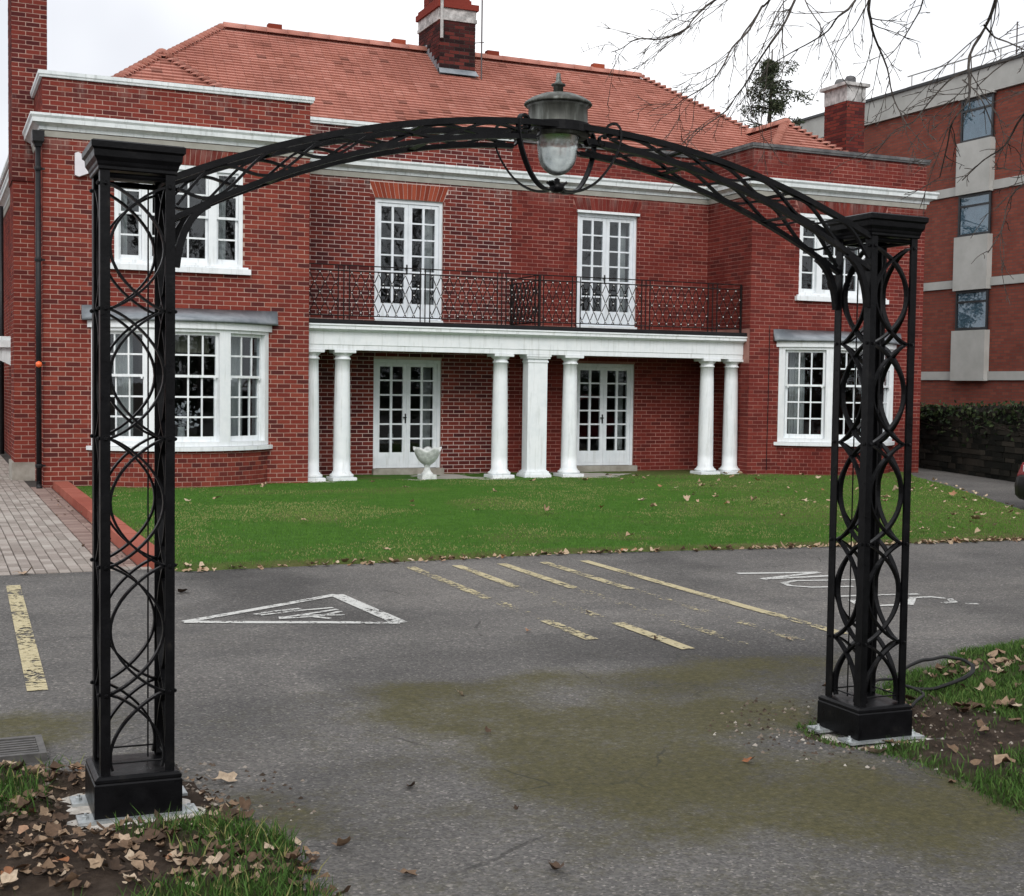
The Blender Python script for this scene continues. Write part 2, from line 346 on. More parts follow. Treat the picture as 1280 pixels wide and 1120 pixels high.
def vnoise(x, y, sc_, seed=0):
    x = np.asarray(x)*sc_; y = np.asarray(y)*sc_; xi = np.floor(x).astype(np.int64); yi = np.floor(y).astype(np.int64); fx = x-xi; fy = y-yi
    def h(a, b):
        n = (a*374761393 + b*668265263 + seed*1442695041) & 0x7fffffff; n = ((n ^ (n >> 13))*1274126177) & 0x7fffffff; return ((n ^ (n >> 16)) & 0xffff)/65535.
    fx = fx*fx*(3-2*fx); fy = fy*fy*(3-2*fy)
    return (h(xi, yi)*(1-fx)+h(xi+1, yi)*fx)*(1-fy) + (h(xi, yi+1)*(1-fx)+h(xi+1, yi+1)*fx)*fy
def fbm(x, y, sc_, seed=0, o=4):
    r = 0; a = .5
    for i in range(o): r = r + a*vnoise(x, y, sc_*2**i, seed+i); a *= .5
    return r/(1-.5**o)
def sstep(a, b, x): t = np.clip((x-a)/(b-a), 0, 1); return t*t*(3-2*t)
def sdf(px, py, poly):
    # signed distance, positive inside
    P = np.array(poly, float); d = np.full(np.shape(px), 1e9); ins = np.zeros(np.shape(px), bool)
    for i in range(len(P)):
        a = P[i]; b = P[(i+1) % len(P)]; e = b-a; wx = px-a[0]; wy = py-a[1]
        t = np.clip((wx*e[0]+wy*e[1])/(e@e), 0, 1); d = np.minimum(d, np.hypot(wx-e[0]*t, wy-e[1]*t))
        c = ((a[1] <= py) & (b[1] > py)) | ((b[1] <= py) & (a[1] > py))
        xx = a[0] + (py-a[1])/((b[1]-a[1]) if b[1] != a[1] else 1e-9)*e[0]; ins ^= c & (px < xx)
    return np.where(ins, d, -d)

def leafcloud(pts, smin, smax, tint=None, down=0.):
    n = len(pts); a = rng.normal(size=(n, 3)); a /= np.linalg.norm(a, axis=1)[:, None]; b_ = rng.normal(size=(n, 3)); b_ -= a*(a*b_).sum(1)[:, None]; b_ /= np.linalg.norm(b_, axis=1)[:, None]; s_ = rng.uniform(smin, smax, n)[:, None]
    V = np.concatenate([pts-a*s_, pts+b_*s_*.6, pts+a*s_, pts-b_*s_*.6]); i = np.arange(n); return V, np.stack([i, i+n, i+2*n, i+3*n], 1), (rng.uniform(0, 1, n) if tint is None else tint)

def grid(xs, ys, hf):
    X, Y = np.meshgrid(xs, ys); Z = hf(X, Y); V = np.stack([X, Y, Z], -1).reshape(-1, 3); nx = len(xs); ny = len(ys)
    i = np.arange(nx-1)[None, :] + nx*np.arange(ny-1)[:, None]; i = i.ravel(); F = np.stack([i, i+1, i+1+nx, i+nx], -1); return V, F

# ================================================================== ground
gm = MB(); gm.add([(-600, -600, -.25), (600, -600, -.25), (600, 600, -.25), (-600, 600, -.25)], [(0, 1, 2, 3)])
tag(part('ground', gm, 'soil', None), kind='structure')

RB = (4.355, 5.37)   # column beside the cable
LB = (.73, 5.37)
def moss_mask(X, Y):
    def blob(cx, cy, rx, ry, a=0):
        c, s_ = math.cos(a), math.sin(a); u = ((X-cx)*c+(Y-cy)*s_)/rx; v = (-(X-cx)*s_+(Y-cy)*c)/ry; return np.exp(-(u*u+v*v))
    m = blob(.3, 6.75, .55, .42) + .95*blob(2.35, 6.5, .42, .5) + 1.0*blob(2.75, 5.3, .55, .5) + .9*blob(3.5, 4.75, .75, .5, -.3) + 1.0*blob(4.5, 6.75, .9, .38) + .9*blob(3.65, 4.0, .5, .5) + .7*blob(3.0, 6.95, .9, .22) + .8*blob(1.25, 5.1, .28, .45)
    m = m + .8*blob(3.2, 5.9, .9, .6) + .8*blob(2.9, 4.5, .8, .45) + .6*blob(4.0, 5.9, .5, .5)
    m = np.clip(m*1.35, 0, 1.3)*(.25+1.45*fbm(X, Y, 2.4, 5)) - .12
    m = np.maximum(m, .30*sstep(7.3, 6.7, Y+.25*fbm(X, Y, 1.2, 6))*(.3+.9*fbm(X, Y, 1.4, 7))); return np.clip(m, 0, 1)
def tone_mask(X, Y):
    t = .5 + .35*(fbm(X, Y, .45, 11)-.5) + .22*(fbm(X, Y*2.2, 1.6, 13)-.5)
    t -= .28*sstep(.50, .72, fbm(X, Y, .8, 17)) - .10
    t -= .34*np.exp(-(((X-3.83)/.34)**2+((Y-6.62)/.33)**2)**2)          # darker repair patch
    t -= .10*sstep(7.35, 7.1, Y+.2*fbm(X, Y, 1.5, 18))
    t += .16*np.exp(-(((X-1.2)/.22)**2+((Y-5.75)/.3)**2))
    t -= .10*np.exp(-((Y-9.0-.2*np.sin(X*.6))/.10)**2) + .08*np.exp(-((Y-8.2-.1*np.sin(X))/.07)**2)
    return np.clip(t, 0, 1)
xs = np.unique(np.concatenate([np.linspace(-40, -2, 20), np.arange(-2, 8.01, .06), np.linspace(8.2, 16, 40), np.linspace(17, 45, 15)]))
ys = np.unique(np.concatenate([np.linspace(-20, 2, 12), np.arange(2.06, 12.6, .06), np.linspace(13, 30, 18)]))
def drive_h(X, Y): return .012*(fbm(X, Y, .5, 3)-.5) - .075*np.exp(-(((X-RB[0])**2+(Y-RB[1])**2)/.36**2)**2) - .004 - .04*((Y > 12.32) & (X < 1.9))
V, F = grid(xs, ys, drive_h)
dm = npmesh('drive', V, F, {'moss': ('POINT', moss_mask(V[:, 0], V[:, 1])), 'tone': ('POINT', tone_mask(V[:, 0], V[:, 1]))}, True)
drive = tag(link('drive', dm, 'asphalt'), kind='structure')

# lawn
LAWN = [(2.0, 12.02), (4.3, 11.98), (5.9, 12.05), (8.9, 11.74), (11.5, 11.6), (12.9, 11.55), (14.25, 14.33), (17.93, 20.85), (19.2, 22.6), (19.2, 23.9), (2.0, 23.9)]
def lawn_h(X, Y):
    d = sdf(X, Y, LAWN) + .10*(fbm(X, Y, 3.5, 21)-.5) + .05*(fbm(X, Y, 11, 22)-.5); return -.03 + .075*sstep(-.03, .10, d) + .03*(fbm(X, Y, .7, 23)-.5)*sstep(0, .6, d) + .012*(fbm(X, Y, 5, 24)-.5)*sstep(0, .3, d) - .035*sstep(17, 22.0, Y)
def lawn_dry(X, Y):
    d = sdf(X, Y, LAWN); m = .9*sstep(.28, .0, d)*(.3+1.1*fbm(X, Y, 3, 31)) + .55*sstep(.60, .74, fbm(X, Y, .7, 33)) + sstep(7.5, 12.5, X-.25*(Y-12))*(fbm(X, Y, 1.1, 32)*1.4-.15)
    m = m + .35*sstep(8, 14, X)*sstep(19, 22, Y); return np.clip(m, 0, .85)
V, F = grid(np.arange(1.8, 19.3, .09), np.concatenate([np.arange(11.3, 14, .05), np.arange(14, 24, .1)]), lawn_h)
lm = npmesh('lawn', V, F, {'dry': ('POINT', lawn_dry(V[:, 0], V[:, 1]))}, True); lawn = tag(link('lawn', lm, 'lawn_base'), kind='structure')

# verges
LV = [(-3, 6.55), (.0, 6.33), (.35, 6.30), (.55, 6.12), (1.0, 5.72), (1.10, 5.34), (1.22, 4.78), (1.24, 4.2), (1.3, 2.5), (-3, 2.5)]
RV = [(5.2, 6.35), (5.5, 6.45), (6.2, 6.80), (6.9, 6.92), (11, 7.6), (11, 1), (4.6, 1), (3.9, 3.75), (4.0, 4.45), (3.95, 4.85), (3.93, 5.2), (4.02, 5.62), (4.6, 5.8)]
def pad(X, Y, c): return np.maximum(np.abs(X-c[0]), np.abs(Y-c[1]))
def lv_h(X, Y):
    d = sdf(X, Y, LV) + .22*(fbm(X, Y, 2.6, 41)-.5) + .10*(fbm(X, Y, 9, 42)-.5)
    h = -.035 + .065*sstep(-.06, .22, d) + .05*(fbm(X, Y, 4, 43)-.5)*sstep(0, .3, d) + .03*(fbm(X, Y, 16, 44)-.5)*sstep(0, .2, d)
    k = sstep(.36, .24, pad(X, Y, LB)); return h*(1-k) + k*(.0 + .012*fbm(X, Y, 12, 45))
def rv_h(X, Y):
    d = sdf(X, Y, RV) + .22*(fbm(X, Y, 2.6, 51)-.5) + .10*(fbm(X, Y, 9, 52)-.5)
    h = -.05 + .075*sstep(-.06, .25, d) + .05*(fbm(X, Y, 4, 53)-.5)*sstep(0, .3, d) + .02*(fbm(X, Y, 16, 54)-.5)*sstep(0, .2, d)
    k = sstep(.42, .24, pad(X, Y, RB)); return h*(1-k) + k*(-.06 + .02*fbm(X, Y, 12, 55))
def lv_g(X, Y):
    g = .8*sstep(.60, .70, fbm(X, Y, 2.6, 61)) + sstep(.35, .05, np.hypot((X-1.08)*1.0, (Y-4.80)*.8)) + sstep(.3, .05, np.hypot(X-.25, (Y-5.6)*.8)) + sstep(.35, .1, np.hypot(X-1.05, Y-4.2)) + .9*sstep(.2, .05, np.hypot(X-.55, Y-6.2))
    return np.clip(g*sstep(.24, .34, pad(X, Y, LB)), 0, 1)
def rv_g(X, Y):
    g = sstep(.34, .46, fbm(X, Y, 1.3, 71)+.35*sstep(.75, 1.5, np.hypot(X-RB[0], Y-RB[1]))) * sstep(.30, .46, np.hypot((X-RB[0]-.05)*.95, (Y-RB[1]+.06)*1.1))
    g *= 1-.95*np.exp(-(((X-5.85)/.33)**2+((Y-6.2)/.22)**2)); return np.clip(g, 0, 1)
V, F = grid(np.arange(-3, 1.75, .035), np.arange(2.5, 7.0, .035), lv_h)
tag(link('verge_by_drain', npmesh('verge_by_drain', V, F, {'green': ('POINT', .75*lv_g(V[:, 0], V[:, 1]))}, True), 'soil'), kind='structure')
V, F = grid(np.arange(3.5, 11, .04), np.arange(1.5, 7.9, .04), rv_h)
tag(link('verge_by_cable', npmesh('verge_by_cable', V, F, {'green': ('POINT', .85*rv_g(V[:, 0], V[:, 1]))}, True), 'soil'), kind='structure')

def blades(name, pts, hf, hmin, hmax, wd, mat, tintf, parent=None, lean=.5):
    n = len(pts); x, y = pts[:, 0], pts[:, 1]; z = hf(x, y) - .004; a = rng.uniform(0, 6.283, n); h = rng.uniform(hmin, hmax, n); L = rng.uniform(.1, lean, n)*h; la = rng.uniform(0, 6.283, n)
    dx, dy = np.cos(a)*wd/2, np.sin(a)*wd/2; lx, ly = np.cos(la)*L, np.sin(la)*L
    b0 = np.stack([x-dx, y-dy, z], 1); b1 = np.stack([x+dx, y+dy, z], 1); m0 = np.stack([x-dx*.8+lx*.35, y-dy*.8+ly*.35, z+h*.55], 1); m1 = np.stack([x+dx*.8+lx*.35, y+dy*.8+ly*.35, z+h*.55], 1); t = np.stack([x+lx, y+ly, z+h], 1)
    V = np.concatenate([b0, b1, m0, m1, t]); i = np.arange(n); F = np.concatenate([np.stack([i, i+n, i+3*n], 1), np.stack([i, i+3*n, i+2*n], 1), np.stack([i+2*n, i+3*n, i+4*n], 1)])
    ti = tintf(x, y); me = npmesh(name, V, F, {'tint': ('FACE', np.tile(ti, 3))}); return link(name, me, mat, parent)
def scatter(n, x0, x1, y0, y1, keep):
    p = np.stack([rng.uniform(x0, x1, n), rng.uniform(y0, y1, n)], 1); return p[rng.uniform(0, 1, n) < keep(p[:, 0], p[:, 1])]
def ltint(x, y):
    t = .30 + .30*rng.uniform(0, 1, len(x)) + .55*(fbm(x, y, .8, 81)-.5) + .25*(fbm(x, y, 3.5, 82)-.5); d = lawn_dry(x, y); t = np.where(rng.uniform(0, 1, len(x)) < d*.9, .74+.22*rng.uniform(0, 1, len(x)), t); return np.clip(t, .02, .97)
p = scatter(330000, 2, 19, 11.6, 22.2, lambda x, y: (sdf(x, y, LAWN) > .02)*np.clip(1.25-(y-11.6)/13, .3, 1))
g_ = blades('lawn_grass', p, lawn_h, .012, .028, .007, 'grass_lawn', ltint); tag(g_, 'short mown green grass of the lawn before the brick house', 'grass', kind='stuff')
def vt(x, y): return np.clip(.15+.7*rng.uniform(0, 1, len(x))*(.5+fbm(x, y, 2, 91)), .02, .97)
p = scatter(60000, -2.9, 1.7, 3.0, 6.5, lambda x, y: (sdf(x, y, LV) > .0)*np.clip(lv_g(x, y)*1.0, 0, 1)*sstep(.25, .33, pad(x, y, LB)))
tag(blades('verge_grass', p, lv_h, .03, .085, .0055, 'grass_verge', vt, lean=1.1), 'tufts of green grass among leaf litter by the drain grate', 'grass', kind='stuff')
p = scatter(120000, 3.8, 9.5, 2.8, 7.3, lambda x, y: (sdf(x, y, RV) > .03)*np.clip(rv_g(x, y)+.03, 0, 1))
tag(blades('verge_grass', p, rv_h, .02, .055, .006, 'grass_verge', vt, lean=1.1), 'short patchy grass of the verge round the coiled cable', 'grass', kind='stuff')

# block-paved path and red kerb
path = MB(); path.add([(-2.4, 12.25, -.012), (1.76, 12.25, -.012), (1.76, 40, -.012), (-2.4, 40, -.012)], [(0, 1, 2, 3)])
path_o = tag(part('path', path, 'mortar_dark', None), kind='structure')
def rbox(mb, x0, x1, y0, y1, z0, z1, bv, tint=0.):
    mb.add([(x0, y0, z0), (x1, y0, z0), (x1, y1, z0), (x0, y1, z0), (x0+bv, y0+bv, z1), (x1-bv, y0+bv, z1), (x1-bv, y1-bv, z1), (x0+bv, y1-bv, z1)], [(4, 5, 6, 7), (0, 1, 5, 4), (1, 2, 6, 5), (2, 3, 7, 6), (3, 0, 4, 7)], tint)
pav = []
y = 12.27
for k in range(42): pav.append((-2.36+k*.1, -2.36+k*.1+.096, 12.27, 12.462, 'paver_grey'))
for c in range(38):
    y = 12.466 + (c % 2)*.1 - .1
    while y < 38:
        a = max(y, 12.466)
        if y+.195-a > .03: pav.append((-2.36+c*.1, -2.36+c*.1+.096, a, y+.196, 'paver_grey'))
        y += .2
y = 12.466
while y < 22.1: pav.append((1.444, 1.636, y, y+.096, 'paver_pink')); y += .1
y = 12.466
while y < 22.1: pav.append((1.64, 1.735, y, y+.196, 'paver_pink')); y += .2
vis = [q for q in pav if q[0] > .25 and q[2] < 22]; vis.sort(key=lambda q: q[2]); single = set(vis[:300])
pm = {}; rest = {'paver_grey': MB(), 'paver_pink': MB()}
for q in pav:
    x0, x1, y0, y1, m = q; z = random.uniform(-.002, .003)
    if q in single:
        key = (round(x1-x0, 3), round(y1-y0, 3), m)
        if key not in pm:
            mb = MB(); rbox(mb, 0, x1-x0, 0, y1-y0, -.02, 0, .004); pm[key] = mb.mesh('paver'); pm[key].materials.append(MAT[m])
        o = link('paver', pm[key], None, path_o); o.location = (x0, y0, z)
    else: rbox(rest[m], x0, x1, y0, y1, -.02, z, .004, random.random())
for m, mb in rest.items(): tag(part('distant_pavers', mb, m, path_o), kind='stuff')
km = MB(); km.box(1.77, 1.97, 12.42, 21.96, -.1, .07); kerb = tag(part('kerb', km, 'mortar_dark', None), kind='structure')
y = 12.40
while y < 21.9:
    mb = MB(); l = min(.91, 21.97-y); rbox(mb, 1.752, 2.0, y, y+l-.008, -.06, .105+random.uniform(-.004, .004), .012, random.random()); part('kerb_block', mb, 'kerb_red', kerb); y += .914
# terrace slab
TL, TR = 5.90, 14.66
tm = MB(); tm.box(TL, TR, 22.02, 23.60, -.12, -.008); terrace = tag(part('terrace', tm, 'mortar_dark', None), kind='structure')
for i in range(10):
    mb = MB(); x = TL+.003+i*(TR-TL)/10; rbox(mb, x, x+(TR-TL)/10-.008, 22.0, 23.595, -.1, .006+random.uniform(-.002, .003), .006); part('paving_slab', mb, 'slab', terrace)
# side path by the boundary wall is the asphalt sheet itself; painted markings on the drive
def flat_poly(name, polys, mat, parent, z=.012, wear=0.):
    vs_, fs, ws = [], [], []
    for P, wv in polys:
        o = len(vs_); 
        for (x, y) in P: vs_.append((x, y, float(drive_h(np.array(x), np.array(y)))+.004+z*.15))
        fs.append(tuple(range(o, o+len(P)))); ws += list(wv) if hasattr(wv, '__len__') else [wv]*len(P)
    me = bpy.data.meshes.new(name); me.from_pydata(vs_, [], fs); a = me.attributes.new('wear', 'FLOAT', 'POINT'); a.data.foreach_set('value', np.array(ws, np.float32)); me.update()
    return link(name, me, mat, parent)
def stroke(pts, wdt, n=3, wear=0.):
    out = []; P = [np.array(p_, float) for p_ in pts]; sub = []
    for i in range(len(P)-1):
        m = max(1, int(np.linalg.norm(P[i+1]-P[i])/.12))
        sub += [P[i]+(P[i+1]-P[i])*k/m for k in range(m)]
    sub.append(P[-1]); L, Rr = [], []
    for i, q in enumerate(sub):
        t = sub[min(i+1, len(sub)-1)]-sub[max(i-1, 0)]; t /= np.linalg.norm(t)+1e-9; nn = np.array([-t[1], t[0]])*wdt/2; L.append(q+nn); Rr.append(q-nn)
    for i in range(len(sub)-1): out.append(([Rr[i], Rr[i+1], L[i+1], L[i]], wear))
    return out
def marking_obj(name, polys, mat, label): return tag(flat_poly(name, polys, mat, None), label, 'road marking')
tri = [np.array(q) for q in ((1.64, 9.46), (2.985, 10.29), (3.06, 8.92))]
pp = []
for i, wv in ((0, .085), (1, .12), (2, .085)): pp += stroke([tri[i], tri[(i+1) % 3]], wv)
marking_obj('painted_triangle', pp, 'paint_white', 'white painted triangle outline on the asphalt drive')
pp = []
for s_ in ([(2.17, 9.60), (2.30, 9.68), (2.55, 9.75)], [(2.20, 9.56), (2.50, 9.66), (2.79, 9.70)], [(2.33, 9.40), (2.55, 9.50), (2.80, 9.62)], [(2.33, 9.44), (2.30, 9.37), (2.62, 9.38), (2.80, 9.53)], [(2.45, 9.47), (2.66, 9.40), (2.78, 9.36)], [(2.55, 9.36), (2.64, 9.25)]): pp += stroke(s_, .045)
marking_obj('painted_lettering', pp, 'paint_white', 'worn white lettering inside the painted triangle')
for lab, strokes in (('white painted angular letter on the asphalt, farthest of the word behind the cable column', (([(6.81, 10.32), (7.59, 10.14)], .08), ([(7.59, 10.14), (6.82, 9.95)], .07), ([(6.82, 9.94), (7.56, 9.92)], .08))),
                     ('white painted hooped letter on the asphalt, middle of the word behind the cable column', (([(7.62, 9.62), (7.05, 9.76), (6.87, 9.68), (6.82, 9.52), (6.95, 9.38), (7.33, 9.30)], .06),)),
                     ('thin white stroke painted on the asphalt beside the curved letter', (([(6.78, 8.90), (7.10, 8.86), (7.40, 8.80), (7.58, 8.76)], .06),)),
                     ('white painted curved letter on the asphalt, last of the word behind the cable column', (([(6.84, 8.70), (6.76, 8.52), (6.82, 8.40), (7.14, 8.35), (7.26, 8.48), (7.40, 8.62), (7.57, 8.60), (7.64, 8.46), (7.56, 8.32), (7.44, 8.31)], .065),)),
                     ('short white paint dash on the asphalt after the curved letter', (([(7.58, 8.21), (7.68, 8.18)], .05),))):
    pp = []
    for s_, wv in strokes: pp += stroke(s_, wv)
    marking_obj('painted_letter', pp, 'paint_white', lab)
YL = [('running to the verge, fullest of the hatch', 5.83, [(11.53, 8.4, -.02), (8.4, 7.5, .0)]), ('second of the hatch from the longest line', 5.40, [(11.55, 9.8, .02), (9.8, 7.4, .08)]), ('middle line of the faded hatch', 4.97, [(11.57, 10.0, .0), (10., 7.4, .09)]),
      ('second of the hatch from the triangle', 4.52, [(11.59, 10.2, .0), (10.2, 8.4, .09), (8.4, 7.4, -.02)]), ('hatch line next to the triangle', 4.07, [(11.62, 9.7, .03), (9.7, 8.65, .09), (8.65, 7.9, .03)])]
for lab, x, segs in YL:
    pp = []
    for a, b_, we in segs: pp += stroke([(x+.01, a), (x, b_)], .10, wear=we)
    marking_obj('painted_line', pp, 'paint_yellow', 'worn yellow painted line on asphalt, '+lab)
pp = stroke([(.62, 11.62), (.53, 7.62)], .11, wear=.0); marking_obj('painted_line', pp, 'paint_yellow', 'single yellow painted line in front of the block-paved path')

# ================================================================== house
AX = 10.28
def mX(x): return 2*AX-x
YW, YC = 22.0, 23.6
WL0, WL1 = 1.63, 5.87
WR0, WR1 = mX(WL1), mX(WL0)
ZT = 6.37   # brick parapet top
house = thing('brick_house', (AX, YW, 0), 'red brick two storey house pair with white portico, iron balcony and tiled hip roof', 'house')
def flat(ox, oy, ex, ey):
    # u along (ex,ey), v up, d outward (right-hand side when walking along u with outside in front => normal = (ey,-ex))
    def f(u, v, d=0.): return (ox+ex*u+ey*d, oy+ey*u-ex*d, v)
    return f
single_bricks = []; BR = {}
def brickfield(mp, U0, U1, V0, V1, holes, key, course=.075, ln=.225, jt=.012, d0=-.01, d1=.005, n=1, allow=True, jit=.0, udiv=1.):
    """bricks of a running bond; returns list of (u0,u1,v0,v1)"""
    mb = BR.setdefault(key, MB()); j = 0; v = V0
    while v < V1-.02:
        va, vb = v, min(v+course-jt, V1); u = U0 - (ln/2 if j % 2 else 0); 
        while u < U1:
            l = ln*(1+random.uniform(-jit, jit)); a, b_ = max(u, U0), min(u+l-jt/udiv, U1); u += l
            ivs = [(a, b_)]
            for (h0, h1, g0, g1) in holes:
                if vb > g0+.005 and va < g1-.005:
                    nv = []
                    for (p0, p1) in ivs:
                        if p1 <= h0 or p0 >= h1: nv.append((p0, p1)); continue
                        if p0 < h0: nv.append((p0, h0))
                        if p1 > h1: nv.append((h1, p1))
                    ivs = nv
            for (p0, p1) in ivs:
                if p1-p0 < .02/udiv: continue
                if allow and abs((p1-p0)-(ln-jt)) < .002 and abs(vb-va-(course-jt)) < .002: single_bricks.append((mp, p0, p1, va, vb, d0, d1, key))
                else: mb.ubox(mp, p0, p1, va, vb, d0, d1+random.uniform(-.0015, .0015), n, random.random())
        v += course; j += 1
def core(mp, U0, U1, V0, V1, holes, th=.24, d=0., back=True):
    """wall sheet with openings: front, back, reveals"""
    mb = MB(); us = sorted({U0, U1, *[min(max(h[i], U0), U1) for h in holes for i in (0, 1)]}); vs_ = sorted({V0, V1, *[min(max(h[i], V0), V1) for h in holes for i in (2, 3)]})
    for a, b_ in zip(us[:-1], us[1:]):
        for c, e in zip(vs_[:-1], vs_[1:]):
            cu, cv = (a+b_)/2, (c+e)/2
            if any(h[0] < cu < h[1] and h[2] < cv < h[3] for h in holes): continue
            mb.add([mp(a, c, d), mp(b_, c, d), mp(b_, e, d), mp(a, e, d)], [(0, 1, 2, 3)])
            mb.add([mp(a, c, d-th), mp(b_, c, d-th), mp(b_, e, d-th), mp(a, e, d-th)], [(3, 2, 1, 0)])
    for h in holes:
        a, b_, c, e = max(h[0], U0), min(h[1], U1), max(h[2], V0), min(h[3], V1)
        for p0, p1 in (((a, c), (a, e)), ((b_, c), (b_, e)), ((a, c), (b_, c)), ((a, e), (b_, e))):
            mb.add([mp(*p0, d), mp(*p1, d), mp(*p1, d-th), mp(*p0, d-th)], [(0, 1, 2, 3)])
    return mb
# openings (x0,x1,z0,z1)
UW = (2.70, 4.75, 3.58, 5.19)
BW = (2.36, 5.17, -.1, 2.66)
UD = (7.53, 8.87, 2.86, 5.12)
LD = (7.53, 8.87, .0, 2.16)
def mir(h): return (mX(h[1]), mX(h[0]), h[2], h[3])
LIN_W = (UW[0]-.10, UW[1]+.10, 5.19, 5.49); LIN_D = (UD[0]-.10, UD[1]+.10, 5.12, 5.42)
CO0, CO1 = 5.56, 5.80   # cornice band
walls = []
def wall(name, mp, U0, U1, holes, extra, key, mort, zt=ZT, allow=True, z0=-.12):
    c = part('wall', core(mp, U0, U1, z0, zt, holes), mort, house); walls.append((c, key))
    brickfield(mp, U0, U1, z0+.003, zt, list(holes)+list(extra)+[(U0-1, U1+1, CO0, CO1)], key, allow=allow)
    return c
front = flat(0, YW, 1, 0); centre = flat(0, YC, 1, 0)
W_L = wall('wall', front, WL0, WL1, [UW, BW], [LIN_W], 'wingL', 'mortar_pale')
W_R = wall('wall', front, WR0, WR1, [mir(UW), mir(BW)], [mir(LIN_W)], 'wingR', 'mortar_red')
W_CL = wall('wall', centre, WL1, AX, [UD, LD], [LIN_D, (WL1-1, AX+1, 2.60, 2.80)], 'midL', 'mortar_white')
W_CR = wall('wall', centre, AX, WR0, [mir(UD), mir(LD)], [mir(LIN_D), (AX-1, WR0+1, 2.60, 2.80)], 'midR', 'mortar_red')
sideL = flat(WL0, 36, 0, -1)      # walking toward -Y, outside is -X
W_SL = wall('wall', sideL, 0, 36-YW-.002, [], [], 'sideL', 'mortar_pale', allow=False)
retR = flat(WR0, YC, 0, -1); W_RR = wall('wall', retR, 0, YC-YW-.002, [], [(-1, 9, 2.2, 2.82)], 'retR', 'mortar_red', allow=False)
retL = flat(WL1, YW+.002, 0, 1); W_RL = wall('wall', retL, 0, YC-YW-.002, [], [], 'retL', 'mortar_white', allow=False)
mb = MB(); mb.box(WR1-.24, WR1, YW+.25, 36, -.1, ZT); part('wall', mb, 'brick_red', house)
mb = MB(); mb.box(WL0+.25, WR1-.25, 35.76, 36, -.1, ZT); part('wall', mb, 'brick_red', house)
mb = MB(); mb.box(WL0+.25, WR1-.25, 23.86, 35.7, 2.62, 2.78); mb.box(WL0+.25, WL1-.25, 22.26, 23.86, 2.62, 2.78); mb.box(WR0+.25, WR1-.25, 22.26, 23.86, 2.62, 2.78)
mb.box(WL0+.25, WR1-.25, 23.86, 35.7, 5.5, 5.6); mb.box(WL0+.25, WL1-.25, 22.26, 23.86, 5.5, 5.6); mb.box(WR0+.25, WR1-.25, 22.26, 23.86, 5.5, 5.6)
mb.box(WL0+.25, WR1-.25, 23.86, 35.7, -.1, .0); mb.box(AX-.1, AX+.1, 23.86, 35.7, .001, 2.6); mb.box(AX-.1, AX+.1, 23.86, 35.7, 2.8, 5.49)
mb.box(WL0+.25, WL1-.25, 22.3, 23.86, -.1, .0); mb.box(WR0+.25, WR1-.25, 22.3, 23.86, -.1, .0); mb.box(WL0+.25, WR1-.25, 28.0, 28.2, .002, 2.61); mb.box(WL0+.25, WR1-.25, 28.0, 28.2, 2.79, 5.49)
part('inner_floors', mb, 'interior', house)

# cornices and copings, mitred round the corners: profile swept along a plan polyline
def sweep_plan(plan, prof, closed=False):
    """plan: list of (x,y) walked with the outside on the right; prof: list of (out,z)"""
    P = [np.array(p_, float) for p_ in plan]; m = len(P); mb = MB(); k = len(prof); vs_ = []
    for i in range(m):
        a = P[i]-P[i-1] if i > 0 else P[1]-P[0]; b_ = P[i+1]-P[i] if i < m-1 else P[i]-P[i-1]
        a = a/np.linalg.norm(a); b_ = b_/np.linalg.norm(b_); na = np.array([a[1], -a[0]]); nb = np.array([b_[1], -b_[0]]); n_ = na+nb; n_ = n_/(n_@na) if abs(n_@na) > 1e-6 else na
        for (o, z) in prof: vs_.append((P[i][0]+n_[0]*o, P[i][1]+n_[1]*o, z))
    fs = []
    for i in range(m-1):
        for q in range(k): fs.append((i*k+q, (i+1)*k+q, (i+1)*k+(q+1) % k, i*k+(q+1) % k))
    fs += [tuple(range(k))[::-1], tuple((m-1)*k+q for q in range(k))]
    mb.add(vs_, fs); return mb
corn = [(-.03, CO0), (.05, CO0+.002), (.055, CO0+.05), (.12, CO0+.09), (.16, CO0+.10), (.165, CO0+.165), (.19, CO0+.20), (.19, CO1-.005), (-.03, CO1+.01)]
cop = [(-.28, ZT+.004), (.045, ZT+.004), (.05, ZT+.03), (.065, ZT+.045), (.065, ZT+.10), (-.28, ZT+.125)]
part('cornice', sweep_plan([(WL0, 35.9), (WL0, YW), (WL1, YW), (WL1, YC), (AX-.001, YC)], corn), 'white_stone', house)
part('cornice', sweep_plan([(AX+.001, YC), (WR0, YC), (WR0, YW), (WR1, YW), (WR1, 35.9)], corn), 'white_stone', house)
soff = [(-.02, CO0-.10), (.02, CO0-.10), (.045, CO0-.012), (-.02, CO0-.012)]
part('cornice_bed', sweep_plan([(WL0, 35.9), (WL0, YW), (WL1, YW), (WL1, YC), (WR0, YC), (WR0, YW), (WR1, YW)], soff), 'soffit_grey', house)
part('coping', sweep_plan([(WL0, 35.9), (WL0, YW), (WL1, YW), (WL1, YC), (AX-.001, YC)], cop), 'white_stone', house)
part('coping', sweep_plan([(AX+.001, YC), (WR0, YC), (WR0, YW), (WR1, YW), (WR1, 35.9)], cop), 'grey_stone', house)

